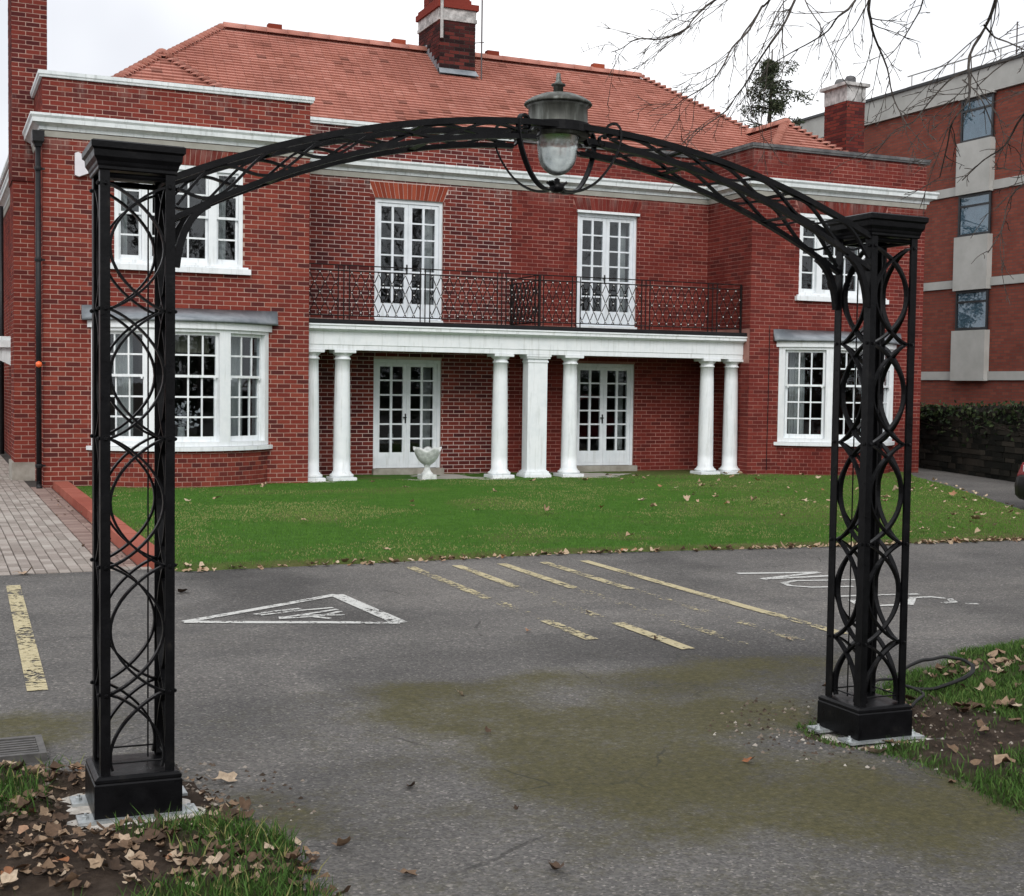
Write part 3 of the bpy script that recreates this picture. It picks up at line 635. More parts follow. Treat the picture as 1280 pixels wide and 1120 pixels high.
# brick flat arches
def lintel(x0, x1, z0, z1, Y, mat, fill, n=None):
    mb = MB(); w_ = x1-x0; n = n or int(w_/.078); spl = .11
    for i in range(n):
        a, b_ = i/n, (i+1)/n; g = .005; 
        def X(t, top): 
            c = (x0+x1)/2; hw = w_/2+ (spl if top else 0); return c-hw+2*hw*t
        t = random.random(); vs_ = []
        for yy in (Y+.02, Y-.008): vs_ += [(X(a, 0)+g, yy, z0), (X(b_, 0)-g, yy, z0), (X(b_, 1)-g, yy, z1-.008), (X(a, 1)+g, yy, z1-.008)]
        mb.add(vs_, [(4, 5, 6, 7), (0, 1, 5, 4), (1, 2, 6, 5), (2, 3, 7, 6), (3, 0, 4, 7)], t)
    o = part('lintel', mb, mat, house)
    for sg, xe in ((-1, x0), (1, x1)):
        m2 = MB(); P = [(xe+sg*.004, z0), (xe+sg*.10, z0), (xe+sg*.10, z0+.26), (xe+sg*.10, z0+.26)]; j = 0; z = z0
        while z < z1-.03:
            fr = (z-z0)/(z1-z0); fr2 = min((z+.063-z0)/(z1-z0), 1); a0, a1 = xe+sg*(.118*fr+.006), xe+sg*(.118*fr2+.006); b0 = xe+sg*.101
            if abs(b0-a1) > .01 and sg*(b0-a1) > 0: m2.add([(a0, Y-.005, z), (b0, Y-.005, z), (b0, Y-.005, z+.063), (a1, Y-.005, z+.063)], [(0, 1, 2, 3) if sg > 0 else (3, 2, 1, 0)], random.random())
            z += .075
        if m2.v: tag(part('cut_bricks', m2, fill, o), kind='stuff')
    return o
lintel(UD[0], UD[1], UD[3]+.005, LIN_D[3], YC, 'brick_orange', 'brick_dark'); lintel(mX(UD[1]), mX(UD[0]), UD[3]+.005, LIN_D[3], YC, 'brick_red', 'brick_red')
lintel(UW[0], UW[1], UW[3]+.005, LIN_W[3], YW, 'brick_warm', 'brick_warm'); lintel(mX(UW[1]), mX(UW[0]), UW[3]+.005, LIN_W[3], YW, 'brick_red', 'brick_red')

# --- joinery
def pane(mp, u0, u1, v0, v1, d, parent, n=1):
    mb = MB(); mb.ubox(mp, u0, u1, v0, v1, d-.002, d+.002, n); return part('pane', mb, 'glass', parent)
def lattice(mp, u0, u1, v0, v1, nc, nr, bw, bv, d0, d1, parent, name, mat, stile, rails, seg=1):
    """sash: stiles, top/bottom rails, bars; panes as children"""
    mb = MB(); (rt_, rb) = rails; a, b_ = u0+stile, u1-stile; c, e = v0+rb, v1-rt_
    mb.ubox(mp, u0, a, v0, v1, d0, d1, 1); mb.ubox(mp, b_, u1, v0, v1, d0, d1, 1); mb.ubox(mp, a, b_, v0, c, d0, d1-.001, seg); mb.ubox(mp, a, b_, e, v1, d0, d1-.001, seg)
    pw, ph = (b_-a-(nc-1)*bw)/nc, (e-c-(nr-1)*bv)/nr
    for i in range(1, nc): x = a+i*pw+(i-1)*bw; mb.ubox(mp, x, x+bw, c, e, d0+.005, d1-.004, 1)
    for j in range(1, nr): z = c+j*ph+(j-1)*bv; mb.ubox(mp, a, b_, z, z+bv, d0+.006, d1-.006, seg)
    o = part(name, mb, mat, parent)
    for i in range(nc):
        for j in range(nr): pane(mp, a+i*(pw+bw)-.003, a+i*(pw+bw)+pw+.003, c+j*(ph+bv)-.003, c+j*(ph+bv)+ph+.003, (d0+d1)/2, parent, max(1, seg//2))
    return o
def curtain(mp, u0, u1, v0, v1, d, parent, amp=.03, wav=.09, us=1., mat='curtain'):
    mb = MB(); n = max(8, int((u1-u0)*us/.02)); vs_ = []
    for i in range(n+1):
        u = u0+(u1-u0)*i/n; dd = d + amp*math.sin(2*math.pi*(u-u0)*us/wav) + .01*math.sin(37*u*us); vs_ += [mp(u, v0, dd), mp(u, v1, dd*1.0)]
    mb.add(vs_, [(2*i, 2*i+2, 2*i+3, 2*i+1) for i in range(n)]); return part('curtain', mb, mat, parent, True)
def upper_window(mirror):
    h = mir(UW) if mirror else UW; x0, x1, z0, z1 = h; mp = flat(0, YW, 1, 0); d0, d1 = -.09, -.015
    mb = MB()
    mb.ubox(mp, x0+.003, x0+.07, z0, z1-.003, d0-.05, d1+.012); mb.ubox(mp, x1-.07, x1-.003, z0, z1-.003, d0-.05, d1+.012); mb.ubox(mp, x0+.07, x1-.07, z1-.075, z1-.003, d0-.05, d1+.012); mb.ubox(mp, x0+.07, x1-.07, z0, z0+.05, d0-.05, d1+.01)
    li = [(x0+.07, x0+.43), (x0+.56, x1-.56), (x1-.43, x1-.07)]
    for a, b_ in ((li[0][1], li[1][0]), (li[1][1], li[2][0])): mb.ubox(mp, a, b_, z0+.05, z1-.075, d0-.05, d1+.011)
    wo = part('window', mb, 'white_paint', house); zm = (z0+z1)/2-.01
    for (a, b_), nc in zip(li, (1, 3, 1)):
        lattice(mp, a+.002, b_-.002, z0+.052, zm+.02, nc, 2, .028, .028, d0-.03, d0+.01, wo, 'sash', 'white_paint', .038, (.04, .075))
        lattice(mp, a+.002, b_-.002, zm-.02, z1-.077, nc, 2, .028, .028, d0+.012, d0+.05, wo, 'sash', 'white_paint', .038, (.045, .04))
    mb = MB(); mb.ubox(mp, x0-.09, x1+.12, z0-.12, z0-.03, -.05, .09); mb.ubox(mp, x0-.05, x1+.08, z0-.03, z0-.001, -.05, .06); part('sill', mb, 'white_paint', wo)
    curtain(mp, x1-.42, x1-.22, z0+.05, z1-.08, -.35, wo); curtain(mp, x0+.08, x0+.25, z0+.05, z1-.08, -.35, wo)
upper_window(False); upper_window(True)
# bow window: arc in plan
CH = (BW[1]-BW[0])/2; AL = R(50); RA = CH/math.sin(AL); SAG = RA*(1-math.cos(AL))
def bow(mirror):
    cx = (BW[0]+BW[1])/2; cx = mX(cx) if mirror else cx; cy = YW + RA*math.cos(AL)
    def mp(u, v, d=0.): return (cx+(RA+d)*math.sin(u), cy-(RA+d)*math.cos(u), v)
    key = 'bowR' if mirror else 'bowL'
    mb = MB(); mb.ubox(mp, -AL, AL, -.12, .585, -.2, 0, 24); wb = part('bay_wall', mb, 'mortar_red' if mirror else 'mortar_pale', house); walls.append((wb, key))
    brickfield(mp, -AL, AL, -.12, .585, [], key, ln=.150/RA, jt=.010, allow=False, d0=-.004, d1=.005, udiv=RA)
    zs0, zs1 = .66, 2.48; mb = MB(); d0, d1 = -.10, .02
    mb.ubox(mp, -AL, AL, zs0, zs0+.07, d0-.04, d1, 20); mb.ubox(mp, -AL, AL, zs1, 2.53, d0-.04, d1, 20)
    lights = [(-AL+.065, -R(21.5)), (-R(15.5), R(15.5)), (R(21.5), AL-.065)]
    cuts = [-AL, -AL+.065, -R(21.5), -R(15.5), R(15.5), R(21.5), AL-.065, AL]
    for a, b_ in ((0, 1), (2, 3), (4, 5), (6, 7)): mb.ubox(mp, cuts[a], cuts[b_], zs0+.07, zs1, d0-.04, d1-.001, 2)
    wo = part('bay_window', mb, 'white_paint', house)
    zm = zs0+.07+.60*(zs1-zs0-.07)
    for (a, b_), nc in zip(lights, (3, 4, 3)):
        k = 1/RA
        lattice(mp, a+.001, b_-.001, zs0+.072, zm+.02, nc, 3, .028*k, .028, d0-.03, d0+.01, wo, 'sash', 'white_paint', .042*k, (.042, .085), 6)
        lattice(mp, a+.001, b_-.001, zm-.022, zs1-.002, nc, 2, .028*k, .028, d0+.012, d0+.05, wo, 'sash', 'white_paint', .042*k, (.05, .042), 6)
        mb = MB(); 
        for uu in (a+.03, b_-.03): mb.ubox(mp, uu-.008, uu+.008, zm-.05, zm-.022, d0+.012, d0+.055, 1)
        part('sash_horn', mb, 'white_paint', wo)
    mb = MB(); mb.ubox(mp, -AL-.035, AL+.035, .59, .655, -.1, .075, 24); part('sill', mb, 'white_paint', wo)
    mb = MB(); mb.ubox(mp, -AL-.045, AL+.045, 2.532, 2.64, -.1, .06, 24); part('fascia', mb, 'white_paint', wo)
    # lead roof: sloping from wall (z 2.89) to the front edge
    mb = MB(); n = 24; vs_ = []; W2 = CH+.16
    for i in range(n+1):
        u = -AL-.07+(2*AL+.14)*i/n; fx, fy, _ = mp(u, 0, .12); xw = cx-W2+2*W2*i/n; fy = min(fy, YW-.075)
        fx = cx-W2+.0 if i == 0 else (cx+W2 if i == n else fx); jit = random.uniform(-.008, .008)
        vs_ += [(fx, fy, 2.642), (fx, fy, 2.685+jit), (xw, YW-.012, 2.88+jit*.6), (xw, YW-.012, 2.66)]
    fs = [(0, 1, 2, 3), (4*n+3, 4*n+2, 4*n+1, 4*n)]
    for i in range(n):
        for k in range(4): fs.append((4*i+k, 4*i+4+k, 4*i+4+(k+1) % 4, 4*i+(k+1) % 4))
    mb.add(vs_, fs); part('lead_roof', mb, 'lead', wo, True)
    # net curtains and blind
    curtain(mp, lights[2][0]+.16, lights[2][1], zs0+.06, zs1, -.42, wo, .02, .07, RA); curtain(mp, lights[0][0], lights[0][0]+.22, zs0+.06, zs1, -.42, wo, .02, .07, RA)
    if not mirror: curtain(mp, -R(16), R(16), 2.16, zs1, -.40, wo, .02, .12, RA, 'pane_backing'); curtain(mp, R(22), R(32), 2.16, zs1, -.40, wo, .02, .12, RA, 'pane_backing')
bow(False); bow(True)
def french_door(mirror, lower):
    h = LD if lower else UD; h = mir(h) if mirror else h; x0, x1, z0, z1 = h; mp = flat(0, YC, 1, 0); z0 = .125 if lower else 2.905
    D = -.045; mb = MB(); d0, d1 = D-.10, D+.005
    mb.ubox(mp, x0+.003, x0+.065, z0, z1-.003, d0, d1); mb.ubox(mp, x1-.065, x1-.003, z0, z1-.003, d0, d1); mb.ubox(mp, x0+.065, x1-.065, z1-.07, z1-.003, d0, d1)
    do = part('french_door', mb, 'white_door', house); xm = (x0+x1)/2
    for a, b_ in ((x0+.067, xm-.002), (xm+.002, x1-.067)):
        lattice(mp, a, b_, z0+.004, z1-.072, 2, 6, .045, .030, d0+.03, d1-.018, do, 'door_leaf', 'white_door', .075, (.065, .29))
        mb = MB(); mb.ubox(mp, a+.07, b_-.07, z0+.06, z0+.25, d1-.02, d1-.012); part('kick_panel', mb, 'white_door', do)
    mb = MB(); zc = z0+.93; mb.ubox(mp, xm-.035, xm-.010, zc-.09, zc+.09, d1-.018, d1-.008); mb.ubox(mp, xm-.07, xm-.012, zc+.01, zc+.03, d1-.008, d1+.03); part('handle', mb, 'cast_iron', do)
    mb = MB()
    if lower: mb.box(x0-.02, x1+.04, YC-.10, YC+.2, -.01, .122)
    else: mb.box(x0-.0, x1+.0, YC-.06, YC+.2, 2.80, 2.90)
    part('doorstep', mb, 'plinth_stone' if lower else 'white_paint', do)
    curtain(mp, x1-.26, x1-.08, z0+.3, z1-.08, -.35, do, .02, .06)
    if mirror and not lower: 
        mb = MB(); mb.ubox(mp, x0-.02, x1+.03, z1-.002, z1+.045, -.04, .05); part('drip_head', mb, 'white_paint', do)
for m_ in (False, True):
    for l_ in (False, True): french_door(m_, l_)

# bricks: 300 nearest whole ones single, the rest joined per wall
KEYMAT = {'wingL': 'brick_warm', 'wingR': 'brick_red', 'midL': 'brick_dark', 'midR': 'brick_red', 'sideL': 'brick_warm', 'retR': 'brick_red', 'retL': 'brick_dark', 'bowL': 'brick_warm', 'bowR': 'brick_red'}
KEYWALL = {k: o for o, k in walls}
def dist(q): P = np.array(q[0]((q[1]+q[2])/2, (q[3]+q[4])/2, 0)); return np.linalg.norm(P-CAM) + (100 if q[3] < .02 else 0)
single_bricks.sort(key=dist); bm = {}
for i, (mp, a, b_, va, vb, d0, d1, key) in enumerate(single_bricks):
    if i < 300:
        m = KEYMAT[key]
        if m not in bm:
            mb = MB(); mb.box(0, .213, -d1, -d0, 0, .063); bm[m] = mb.mesh('brick'); bm[m].materials.append(MAT[m])
        P = mp(a, va, 0); o = link('brick', bm[m], None, KEYWALL[key]); o.location = (P[0], P[1]+random.uniform(-.001, .001), P[2])
    else: BR[key].ubox(mp, a, b_, va, vb, d0, d1+random.uniform(-.0015, .0015), 1, random.random())
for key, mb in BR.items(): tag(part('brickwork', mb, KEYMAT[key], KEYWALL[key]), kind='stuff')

# --- portico
YP = 22.40
mb = MB(); prof = [(-.30, 2.275), (.0, 2.275), (.0, 2.36), (.012, 2.365), (.012, 2.585), (.035, 2.60), (.10, 2.625), (.13, 2.63), (.13, 2.68), (.15, 2.69), (.15, 2.715), (-.30, 2.725)]
ent = part('entablature', sweep_plan([(WL1+.004, YP-.17), (WR0-.004, YP-.17)], prof), 'white_paint', house)
mb = MB(); mb.box(WL1+.005, WR0-.005, YP-.31, YC-.005, 2.728, 2.79); part('balcony_deck', mb, 'cast_iron', house)
mb = MB(); mb.box(WL1+.005, WR0-.005, YP+.135, YC-.008, 2.42, 2.47); part('ceiling', mb, 'white_paint', house)
def column(x, y, rb=.150, rt2=.128):
    mb = MB(); mb.lathe([(.215, .0), (.215, .06), (.208, .066)], (x, y, 0), 4, True)
    pr = [(.20, .066), (.212, .085), (.212, .105), (.195, .12), (.175, .128), (.168, .15), (rb+.006, .165)]
    for i in range(9): t = i/8; pr.append((rb+(rt2-rb)*(t**1.6), .165+t*1.94))
    pr += [(rt2+.018, 2.11), (rt2+.018, 2.135), (rt2, 2.142), (rt2, 2.175), (rt2+.03, 2.195), (rt2+.042, 2.215), (rt2+.042, 2.222)]
    mb.lathe(pr, (x, y, 0), 28); o = part('column', mb, 'white_paint', house)
    c = MB(); c.lathe([(.185, 2.222), (.19, 2.23), (.19, 2.272)], (x, y, 0), 4, True); part('abacus', c, 'white_paint', o)
    for p_ in o.data.polygons:
        p_.use_smooth = len(p_.vertices) == 4 and p_.index > 12
for x in (6.02, 6.58, 9.57, mX(9.57), mX(6.58), mX(6.02)): column(x, YP)
mb = MB(); hx, hy = .195, .12
for e_, a, b_ in ((.075, 0, .06), (.06, .06, .085), (.04, .085, .12), (.015, .12, .14), (.0, .14, 2.13), (.014, 2.13, 2.16), (.003, 2.16, 2.20), (.04, 2.20, 2.235), (.055, 2.235, 2.272)): mb.box(AX-.01-hx-e_, AX-.01+hx+e_, YP-hy-e_, YP+hy+e_, a, b_)
part('pier', mb, 'white_paint', house)

# --- balcony railing
YR = 22.28; Z0, Z1, Z2 = 2.87, 3.64, 3.735
rail = bpy.data.objects.new('balcony_railing', None); COL.objects.link(rail); rail.parent = house; rail.matrix_parent_inverse = WM[house.name].inverted(); WM[rail.name] = Matrix()
def rail_line(A, B, name, z, r=.011):
    mb = MB(); mb.tube([(*A, z), (*B, z)], r, 6); part(name, mb, 'rail_iron', rail)
def rail_panel(A, B):
    A = np.array(A, float); B = np.array(B, float); L = np.linalg.norm(B-A); e = (B-A)/L; n = max(2, int(round(L/.1635))); pitch = L/n; mb = MB(); st = MB(); H = Z1-Z0; NP = 36
    for i in range(2*n+1):
        s_ = -1 if i % 2 else 1; c0 = i*pitch/2; path_ = []
        for k in range(NP+1):
            z = Z0+H*k/NP; ph = (k/NP)*4.5*math.pi/1.0; tri_ = 2/math.pi*math.asin(math.sin(ph+.6)); u = min(max(c0 + s_*tri_*pitch*.24, 0), L); q = A+e*u; path_.append((q[0], q[1], z))
        mb.tube(path_, .0085, 4, False)
    # white studs where the bars touch
    for k in range(-1, 9):
        ph = math.pi*(k+.5); kk = (ph-.6)/(4.5*math.pi)
        if not 0.02 < kk < .98: continue
        z = Z0+H*kk
        for i in range(n+1):
            u = i*pitch + (pitch/4 if k % 2 == 0 else -pitch/4)
            if 0 <= u <= L: q = A+e*u; st.lathe([(.001, -.012), (.011, -.006), (.012, .006), (.001, .012)], (q[0]+e[1]*.012, q[1]-abs(e[0])*.012, z), 6)
    tag(part('lattice', mb, 'rail_iron', rail), kind='stuff'); tag(part('studs', st, 'stud_white', rail), kind='stuff')
def rail_post(x, y, r=.012, z0=2.79, z1=Z2): mb = MB(); mb.box(x-r, x+r, y-r, y+r, z0, z1); part('post', mb, 'rail_iron', rail)
for z, n_ in ((Z0, 'bottom_rail'), (Z1, 'middle_rail'), (Z2, 'top_rail')):
    rail_line((WL1+.02, YR), (AX-.001, YR), n_, z); rail_line((AX+.001, YR), (WR0-.02, YR), n_, z); rail_line((AX, YR+.012), (AX, YC-.03), n_, z)
LP = [(5.90, 6.46), (6.66, 7.96), (8.14, 9.44), (9.61, 10.20)]
for a, b_ in LP: rail_panel((a, YR), (b_, YR)); rail_panel((mX(b_), YR), (mX(a), YR))
for a in (6.46, 6.56, 6.66, 7.96, 8.05, 8.14, 9.44, 9.525, 9.61, 10.20): rail_post(a, YR, .008); rail_post(mX(a), YR, .008)
rail_post(AX, YR, .02); rail_post(WR0-.04, YR, .016); rail_post(WL1+.04, YR, .016); rail_panel((AX+.03, YR+.05), (AX+.03, YC-.06)); rail_panel((AX-.03, YR+.08), (AX-.03, YC-.05)); rail_post(AX, YC-.05, .014)

# --- roof
RZ0, SL = 6.28, .755; RY, RX0, RX1 = 27.3, 5.48, mX(5.48); EY = 23.92; RZ = RZ0+SL*(RY-EY)
run = RY-EY; EX0, EX1 = RX0-run, RX1+run
mb = MB(); BYE = RY+run
mb.add([(EX0, EY, RZ0), (EX1, EY, RZ0), (RX1, RY, RZ), (RX0, RY, RZ), (EX0, BYE, RZ0), (EX1, BYE, RZ0)], [(0, 1, 2, 3), (1, 5, 2), (5, 4, 3, 2), (4, 0, 3)])
roof = part('roof', mb, 'roof_tile', house)
ZWR, YA = 7.36, 24.0                           # wing roof apex
wrun = (ZWR-RZ0)/.80; WC = (WL0+WL1)/2
tiles = MB()
def tile_plane(O, e, s, nrm, rows, ext, gauge=.118, tw=.175):
    O, e, s, nrm = [np.array(q, float) for q in (O, e, s, nrm)]
    for j in range(rows):
        a, b_ = ext(j*gauge); 
        if b_-a < .03: continue
        x = a - (tw/2 if j % 2 else 0) + (a % .01)
        while x < b_:
            p0, p1 = max(x, a), min(x+tw-.003, b_); x += tw
            if p1-p0 < .02: continue
            h = .040+random.uniform(-.0015, .0015); lo, hi = j*gauge, (j+1)*gauge+.012
            q = [O+e*p0+s*lo+nrm*.004, O+e*p1+s*lo+nrm*.004, O+e*p1+s*lo+nrm*h, O+e*p0+s*lo+nrm*h, O+e*p1+s*hi+nrm*(h-.037), O+e*p0+s*hi+nrm*(h-.037)]
            tiles.add(q, [(0, 1, 2, 3), (3, 2, 4, 5)], random.random())
k = math.sqrt(1+SL*SL); slen = run*k
sv = np.array([0, 1, SL])/k; nv = np.array([0, -SL, 1])/k
tile_plane((0, EY, RZ0), (1, 0, 0), sv, nv, int(slen/.118), lambda t: (EX0+t/k, EX1-t/k))
tile_plane((EX0, 0, RZ0), (0, -1, 0), np.array([1, 0, SL])/k, np.array([-SL, 0, 1])/k, int(slen/.118), lambda t: (-(BYE-t/k), -(EY+t/k)))
tile_plane((EX1, 0, RZ0), (0, 1, 0), np.array([-1, 0, SL])/k, np.array([SL, 0, 1])/k, int(slen/.118), lambda t: (EY+t/k, BYE-t/k))
def hip_line(A, B, step=.145, r=.075, mesh=[None]):
    A = np.array(A, float); B = np.array(B, float); L = np.linalg.norm(B-A); d = (B-A)/L
    if mesh[0] is None:
        m2 = MB(); n = 6; vs_ = []
        for t, rr, zz in ((0, 1.15, .035), (.15, .70, -.02)):
            for q in range(n+1): a = math.pi*q/n; vs_.append((t, -rr*r*1.25*math.cos(a), zz+.012+rr*r*.72*math.sin(a)))
        for q in range(n+1): a = math.pi*q/n; vs_.append((.01, -.95*r*1.25*math.cos(a), .90*r*.72*math.sin(a)-.015))
        fs = [(q, q+1, n+2+q, n+1+q) for q in range(n)] + [(2*n+2+q, 2*n+3+q, q+1, q) for q in range(n)]
        m2.add(vs_, fs); mesh[0] = m2.mesh('hip_tile', True); mesh[0].materials.append(MAT['roof_tile'])
    i = 0
    while i*step < L:
        o = link('hip_tile', mesh[0], None, roof); P = A+d*(i*step); zdir = Vector((0, 0, 1)); X = Vector(d); Y = zdir.cross(X).normalized(); Z = X.cross(Y)
        o.matrix_basis = Matrix(((X[0], Y[0], Z[0], P[0]), (X[1], Y[1], Z[1], P[1]), (X[2], Y[2], Z[2], P[2]), (0, 0, 0, 1))); i += 1
RT = [None]
def ridge_line(A, B):
    A = np.array(A, float); B = np.array(B, float); L = np.linalg.norm(B-A); n = max(1, int(round(L/.43))); st = L/n
    if RT[0] is None:
        m2 = MB(); q = 8; vs_ = []
        for t, rr in ((0, 1.), (.42, .96)):
            for i in range(q+1): a = math.pi*i/q; vs_.append((t, -.13*rr*math.cos(a), -.05+.125*rr*math.sin(a)))
        m2.add(vs_, [(i, i+1, q+2+i, q+1+i) for i in range(q)] + [tuple(range(q+1))[::-1], tuple(range(q+1, 2*q+2))]); RT[0] = m2.mesh('ridge_tile', True); RT[0].materials.append(MAT['roof_tile'])
    d = (B-A)/L
    for i in range(n):
        o = link('ridge_tile', RT[0], None, roof); P = A+d*i*st; o.location = (P[0], P[1], P[2]+.05); o.rotation_euler = (0, 0, math.atan2(d[1], d[0])); o.scale = (st/.43, 1, 1)
ridge_line((RX0, RY, RZ), (RX1, RY, RZ))
hip_line((EX0, EY, RZ0), (RX0, RY, RZ)); hip_line((EX1, EY, RZ0), (RX1, RY, RZ))
for px, py in ((343, 40), (498, 58), (615, 71), (747, 89)):
    P = on(px, py, 'y', RY); mb = MB(); mb.box(P[0]-.14, P[0]+.14, RY-.08, RY+.08, RZ+.08, RZ+.19); part('ridge_vent', mb, 'brick_orange', roof)
for mrr in (False, True):
    wc = mX(WC) if mrr else WC; HWd = wrun; yb = EY+(ZWR-RZ0)/SL; kk = math.sqrt(1+.64); ye = YA-wrun
    mb = MB(); mb.add([(wc-HWd, ye, RZ0), (wc+HWd, ye, RZ0), (wc, YA, ZWR), (wc, yb+.1, ZWR), (wc-HWd, yb+.1, RZ0), (wc+HWd, yb+.1, RZ0)], [(0, 1, 2), (1, 5, 3, 2), (4, 0, 2, 3)]); part('wing_roof', mb, 'roof_tile', roof)
    tile_plane((0, ye, RZ0), (1, 0, 0), np.array([0, 1, .8])/kk, np.array([0, -.8, 1])/kk, int(wrun*kk/.118), lambda t, wc=wc: (wc-HWd+t/kk, wc+HWd-t/kk))
    tile_plane((wc-HWd, 0, RZ0), (0, -1, 0), np.array([1, 0, .8])/kk, np.array([-.8, 0, 1])/kk, int(wrun*kk/.118), lambda t: (-(yb), -(ye+t/kk)))
    tile_plane((wc+HWd, 0, RZ0), (0, 1, 0), np.array([-1, 0, .8])/kk, np.array([.8, 0, 1])/kk, int(wrun*kk/.118), lambda t: (ye+t/kk, yb))
    hip_line((wc-HWd, ye, RZ0), (wc, YA, ZWR)); hip_line((wc+HWd, ye, RZ0), (wc, YA, ZWR)); ridge_line((wc, YA-.05, ZWR), (wc, yb+.15, ZWR))
tag(part('roof_tiles', tiles, 'roof_tile', roof), kind='stuff')
mb = MB(); mb.box(WL1-.3, WR0+.3, YC+.24, EY+.2, 6.0, 6.27); mb.box(WL0+.24, WL1-.24, YW+.24, YC+.3, 6.0, 6.26); mb.box(WR0+.24, WR1-.24, YW+.24, YC+.3, 6.0, 6.26); mb.box(WL0+.24, EX0+.3, YC+.3, 35.7, 6.0, 6.25); mb.box(EX1-.3, WR1-.24, YC+.3, 35.7, 6.0, 6.25)
part('gutter_flat', mb, 'lead', house)

# --- chimneys
def chimney(x0, x1, y0, y1, z0, z1, key, bmat, mort):
    g = .004; mb = MB(); mb.box(x0, x1, y0, y1, z0, z1); o = part('chimney', mb, mort, house); b2 = MB()
    for mp, L in ((flat(x0, y0, 1, 0), x1-x0), (flat(x0, y1, 0, -1), y1-y0), (flat(x1, y0, 0, 1), y1-y0)):
        BR[key] = b2; brickfield(mp, 0, L, z0, z1, [], key, allow=False)
    tag(part('brickwork', b2, bmat, o), kind='stuff'); return o
# centre chimney, straddling the ridge
cx0, cx1, cy0, cy1 = 9.82, 10.62, 26.45, 27.75
ch = chimney(cx0, cx1, cy0, cy1, 7.6, 9.32, 'c1', 'brick_soot', 'mortar_dark')
mb = MB()
mb.box(cx0-.03, cx1+.03, cy0-.03, cy1+.03, 9.325, 9.40); mb.box(cx0-.015, cx1+.015, cy0-.015, cy1+.015, 9.40, 9.58); part('render_band', mb, 'cap_render', ch)
mb = MB(); mb.box(cx0-.06, cx1+.06, cy0-.06, cy1+.06, 9.582, 9.70); mb.box(cx0-.02, cx1-.1, cy0-.02, cy1+.02, 9.70, 9.78); part('corbel', mb, 'brick_warm', ch)
c2 = chimney(cx0+.04, cx1-.12, cy0+.04, cy1-.2, 9.78, 10.5, 'c1b', 'brick_warm', 'mortar_red')
mb = MB()
mb.box(cx0-.012, cx1+.012, cy0-.012, cy0+.06, 8.20, 8.33); mb.add([(cx0-.02, cy0-.013, 8.33), (cx1+.02, cy0-.013, 8.33), (cx1+.04, cy0-.14, 8.20), (cx0-.04, cy0-.14, 8.20)], [(0, 3, 2, 1)])
for i in range(6): mb.box(cx0-.012, cx0-.008, cy0+i*.15, cy0+i*.15+.16, 8.15+i*.11, 8.42+i*.11)
part('flashing', mb, 'lead', ch)
mb = MB(); mb.tube([(cx0+.02, cy0-.07, 8.93), (cx0+.02, cy0-.07, 10.4)], .035, 8); part('flue_pipe', mb, 'pipe_grey', ch)
for i in range(3):
    mb = MB(); mb.lathe([(.13, 10.5), (.12, 10.55), (.105, 10.6), (.10, 10.9), (.12, 10.93), (.12, 10.97)], (cx0+.35, cy0+.3+i*.38, 0), 14); part('chimney_pot', mb, 'brick_orange', ch, True)
mb = MB(); mb.tube([(10.73, 26.35, 8.15), (10.73, 26.35, 11.2)], .016, 6); mb.tube([(10.62, 26.47, 8.93), (10.78, 26.33, 8.93)], .01, 5)
mb.tube([(10.2, 26.35, 11.1), (11.3, 26.35, 11.1)], .012, 5)
for i in range(8): mb.tube([(10.3+i*.13, 26.1, 11.1), (10.3+i*.13, 26.6, 11.1)], .006, 4)
part('aerial', mb, 'aerial_metal', ch)
# tall chimney on the side of the wing with the downpipe
cl_ = chimney(1.28, 1.83, 23.75, 24.75, 5.0, 8.7, 'c2', 'brick_dark', 'mortar_pale')
brs = chimney(1.30, WL0, 23.78, 24.72, .30, 5.0, 'c2b', 'brick_warm', 'mortar_pale')
mb = MB(); mb.box(1.26, WL0, 23.72, 24.78, -.1, .30); part('plinth', mb, 'plinth_stone', brs)
mb = MB(); mb.box(1.24, 1.87, 23.70, 24.80, 8.7, 8.8); part('corbel', mb, 'brick_dark', cl_)
# chimney on the other wing
cr = chimney(mX(1.85), mX(1.36), 24.4, 25.2, 5.9, 8.12, 'c3', 'brick_dark', 'mortar_dark'); x0, x1 = mX(1.85), mX(1.36)
mb = MB(); mb.lathe([(1, 0)], (0, 0, 0), 4); mb = MB(); mb.box(x0-.012, x1+.012, 24.388, 25.212, 8.123, 8.46); mb.box(x0-.10, x1+.08, 24.32, 25.28, 8.46, 8.53); part('render_cap', mb, 'cap_render', cr)
for i in range(2):
    mb = MB(); mb.lathe([(.10, 8.53), (.13, 8.58), (.125, 8.66), (.09, 8.72), (.02, 8.74)], ((x0+x1)/2, 24.62+i*.36, 0), 12); part('chimney_pot', mb, 'grey_stone', cr, True)

# --- things seen through the panes
def ornament(name, label, cat, x, y, z, prof, mat='urn_stone'):
    mb = MB(); mb.lathe([(r_, z+h) for r_, h in prof], (x, y, 0), 12); return tag(part(name, mb, mat, None, True), label, cat)
stb = thing('side_table', (8.0, 24.4, 0), 'small dark table indoors behind the french door by the urn', 'table')
mb = MB(); mb.box(7.55, 8.75, 24.2, 24.6, .52, .56); part('table_top', mb, 'needle_wood', stb)
for xx in (7.60, 8.66):
    for yy in (24.24, 24.52): mb = MB(); mb.box(xx, xx+.05, yy, yy+.05, .0, .52); part('leg', mb, 'needle_wood', stb)
ornament('figurine', 'white ornament figure on the indoor table behind the french door', 'figurine', 8.12, 24.35, .56, [(.06, 0), (.06, .02), (.035, .05), (.05, .10), (.055, .17), (.03, .20), (.035, .24), (.02, .28), (.003, .29)])
ornament('bowl', 'pale bowl on the indoor table behind the french door', 'bowl', 7.80, 24.35, .56, [(.04, 0), (.05, .02), (.09, .07), (.10, .09)])
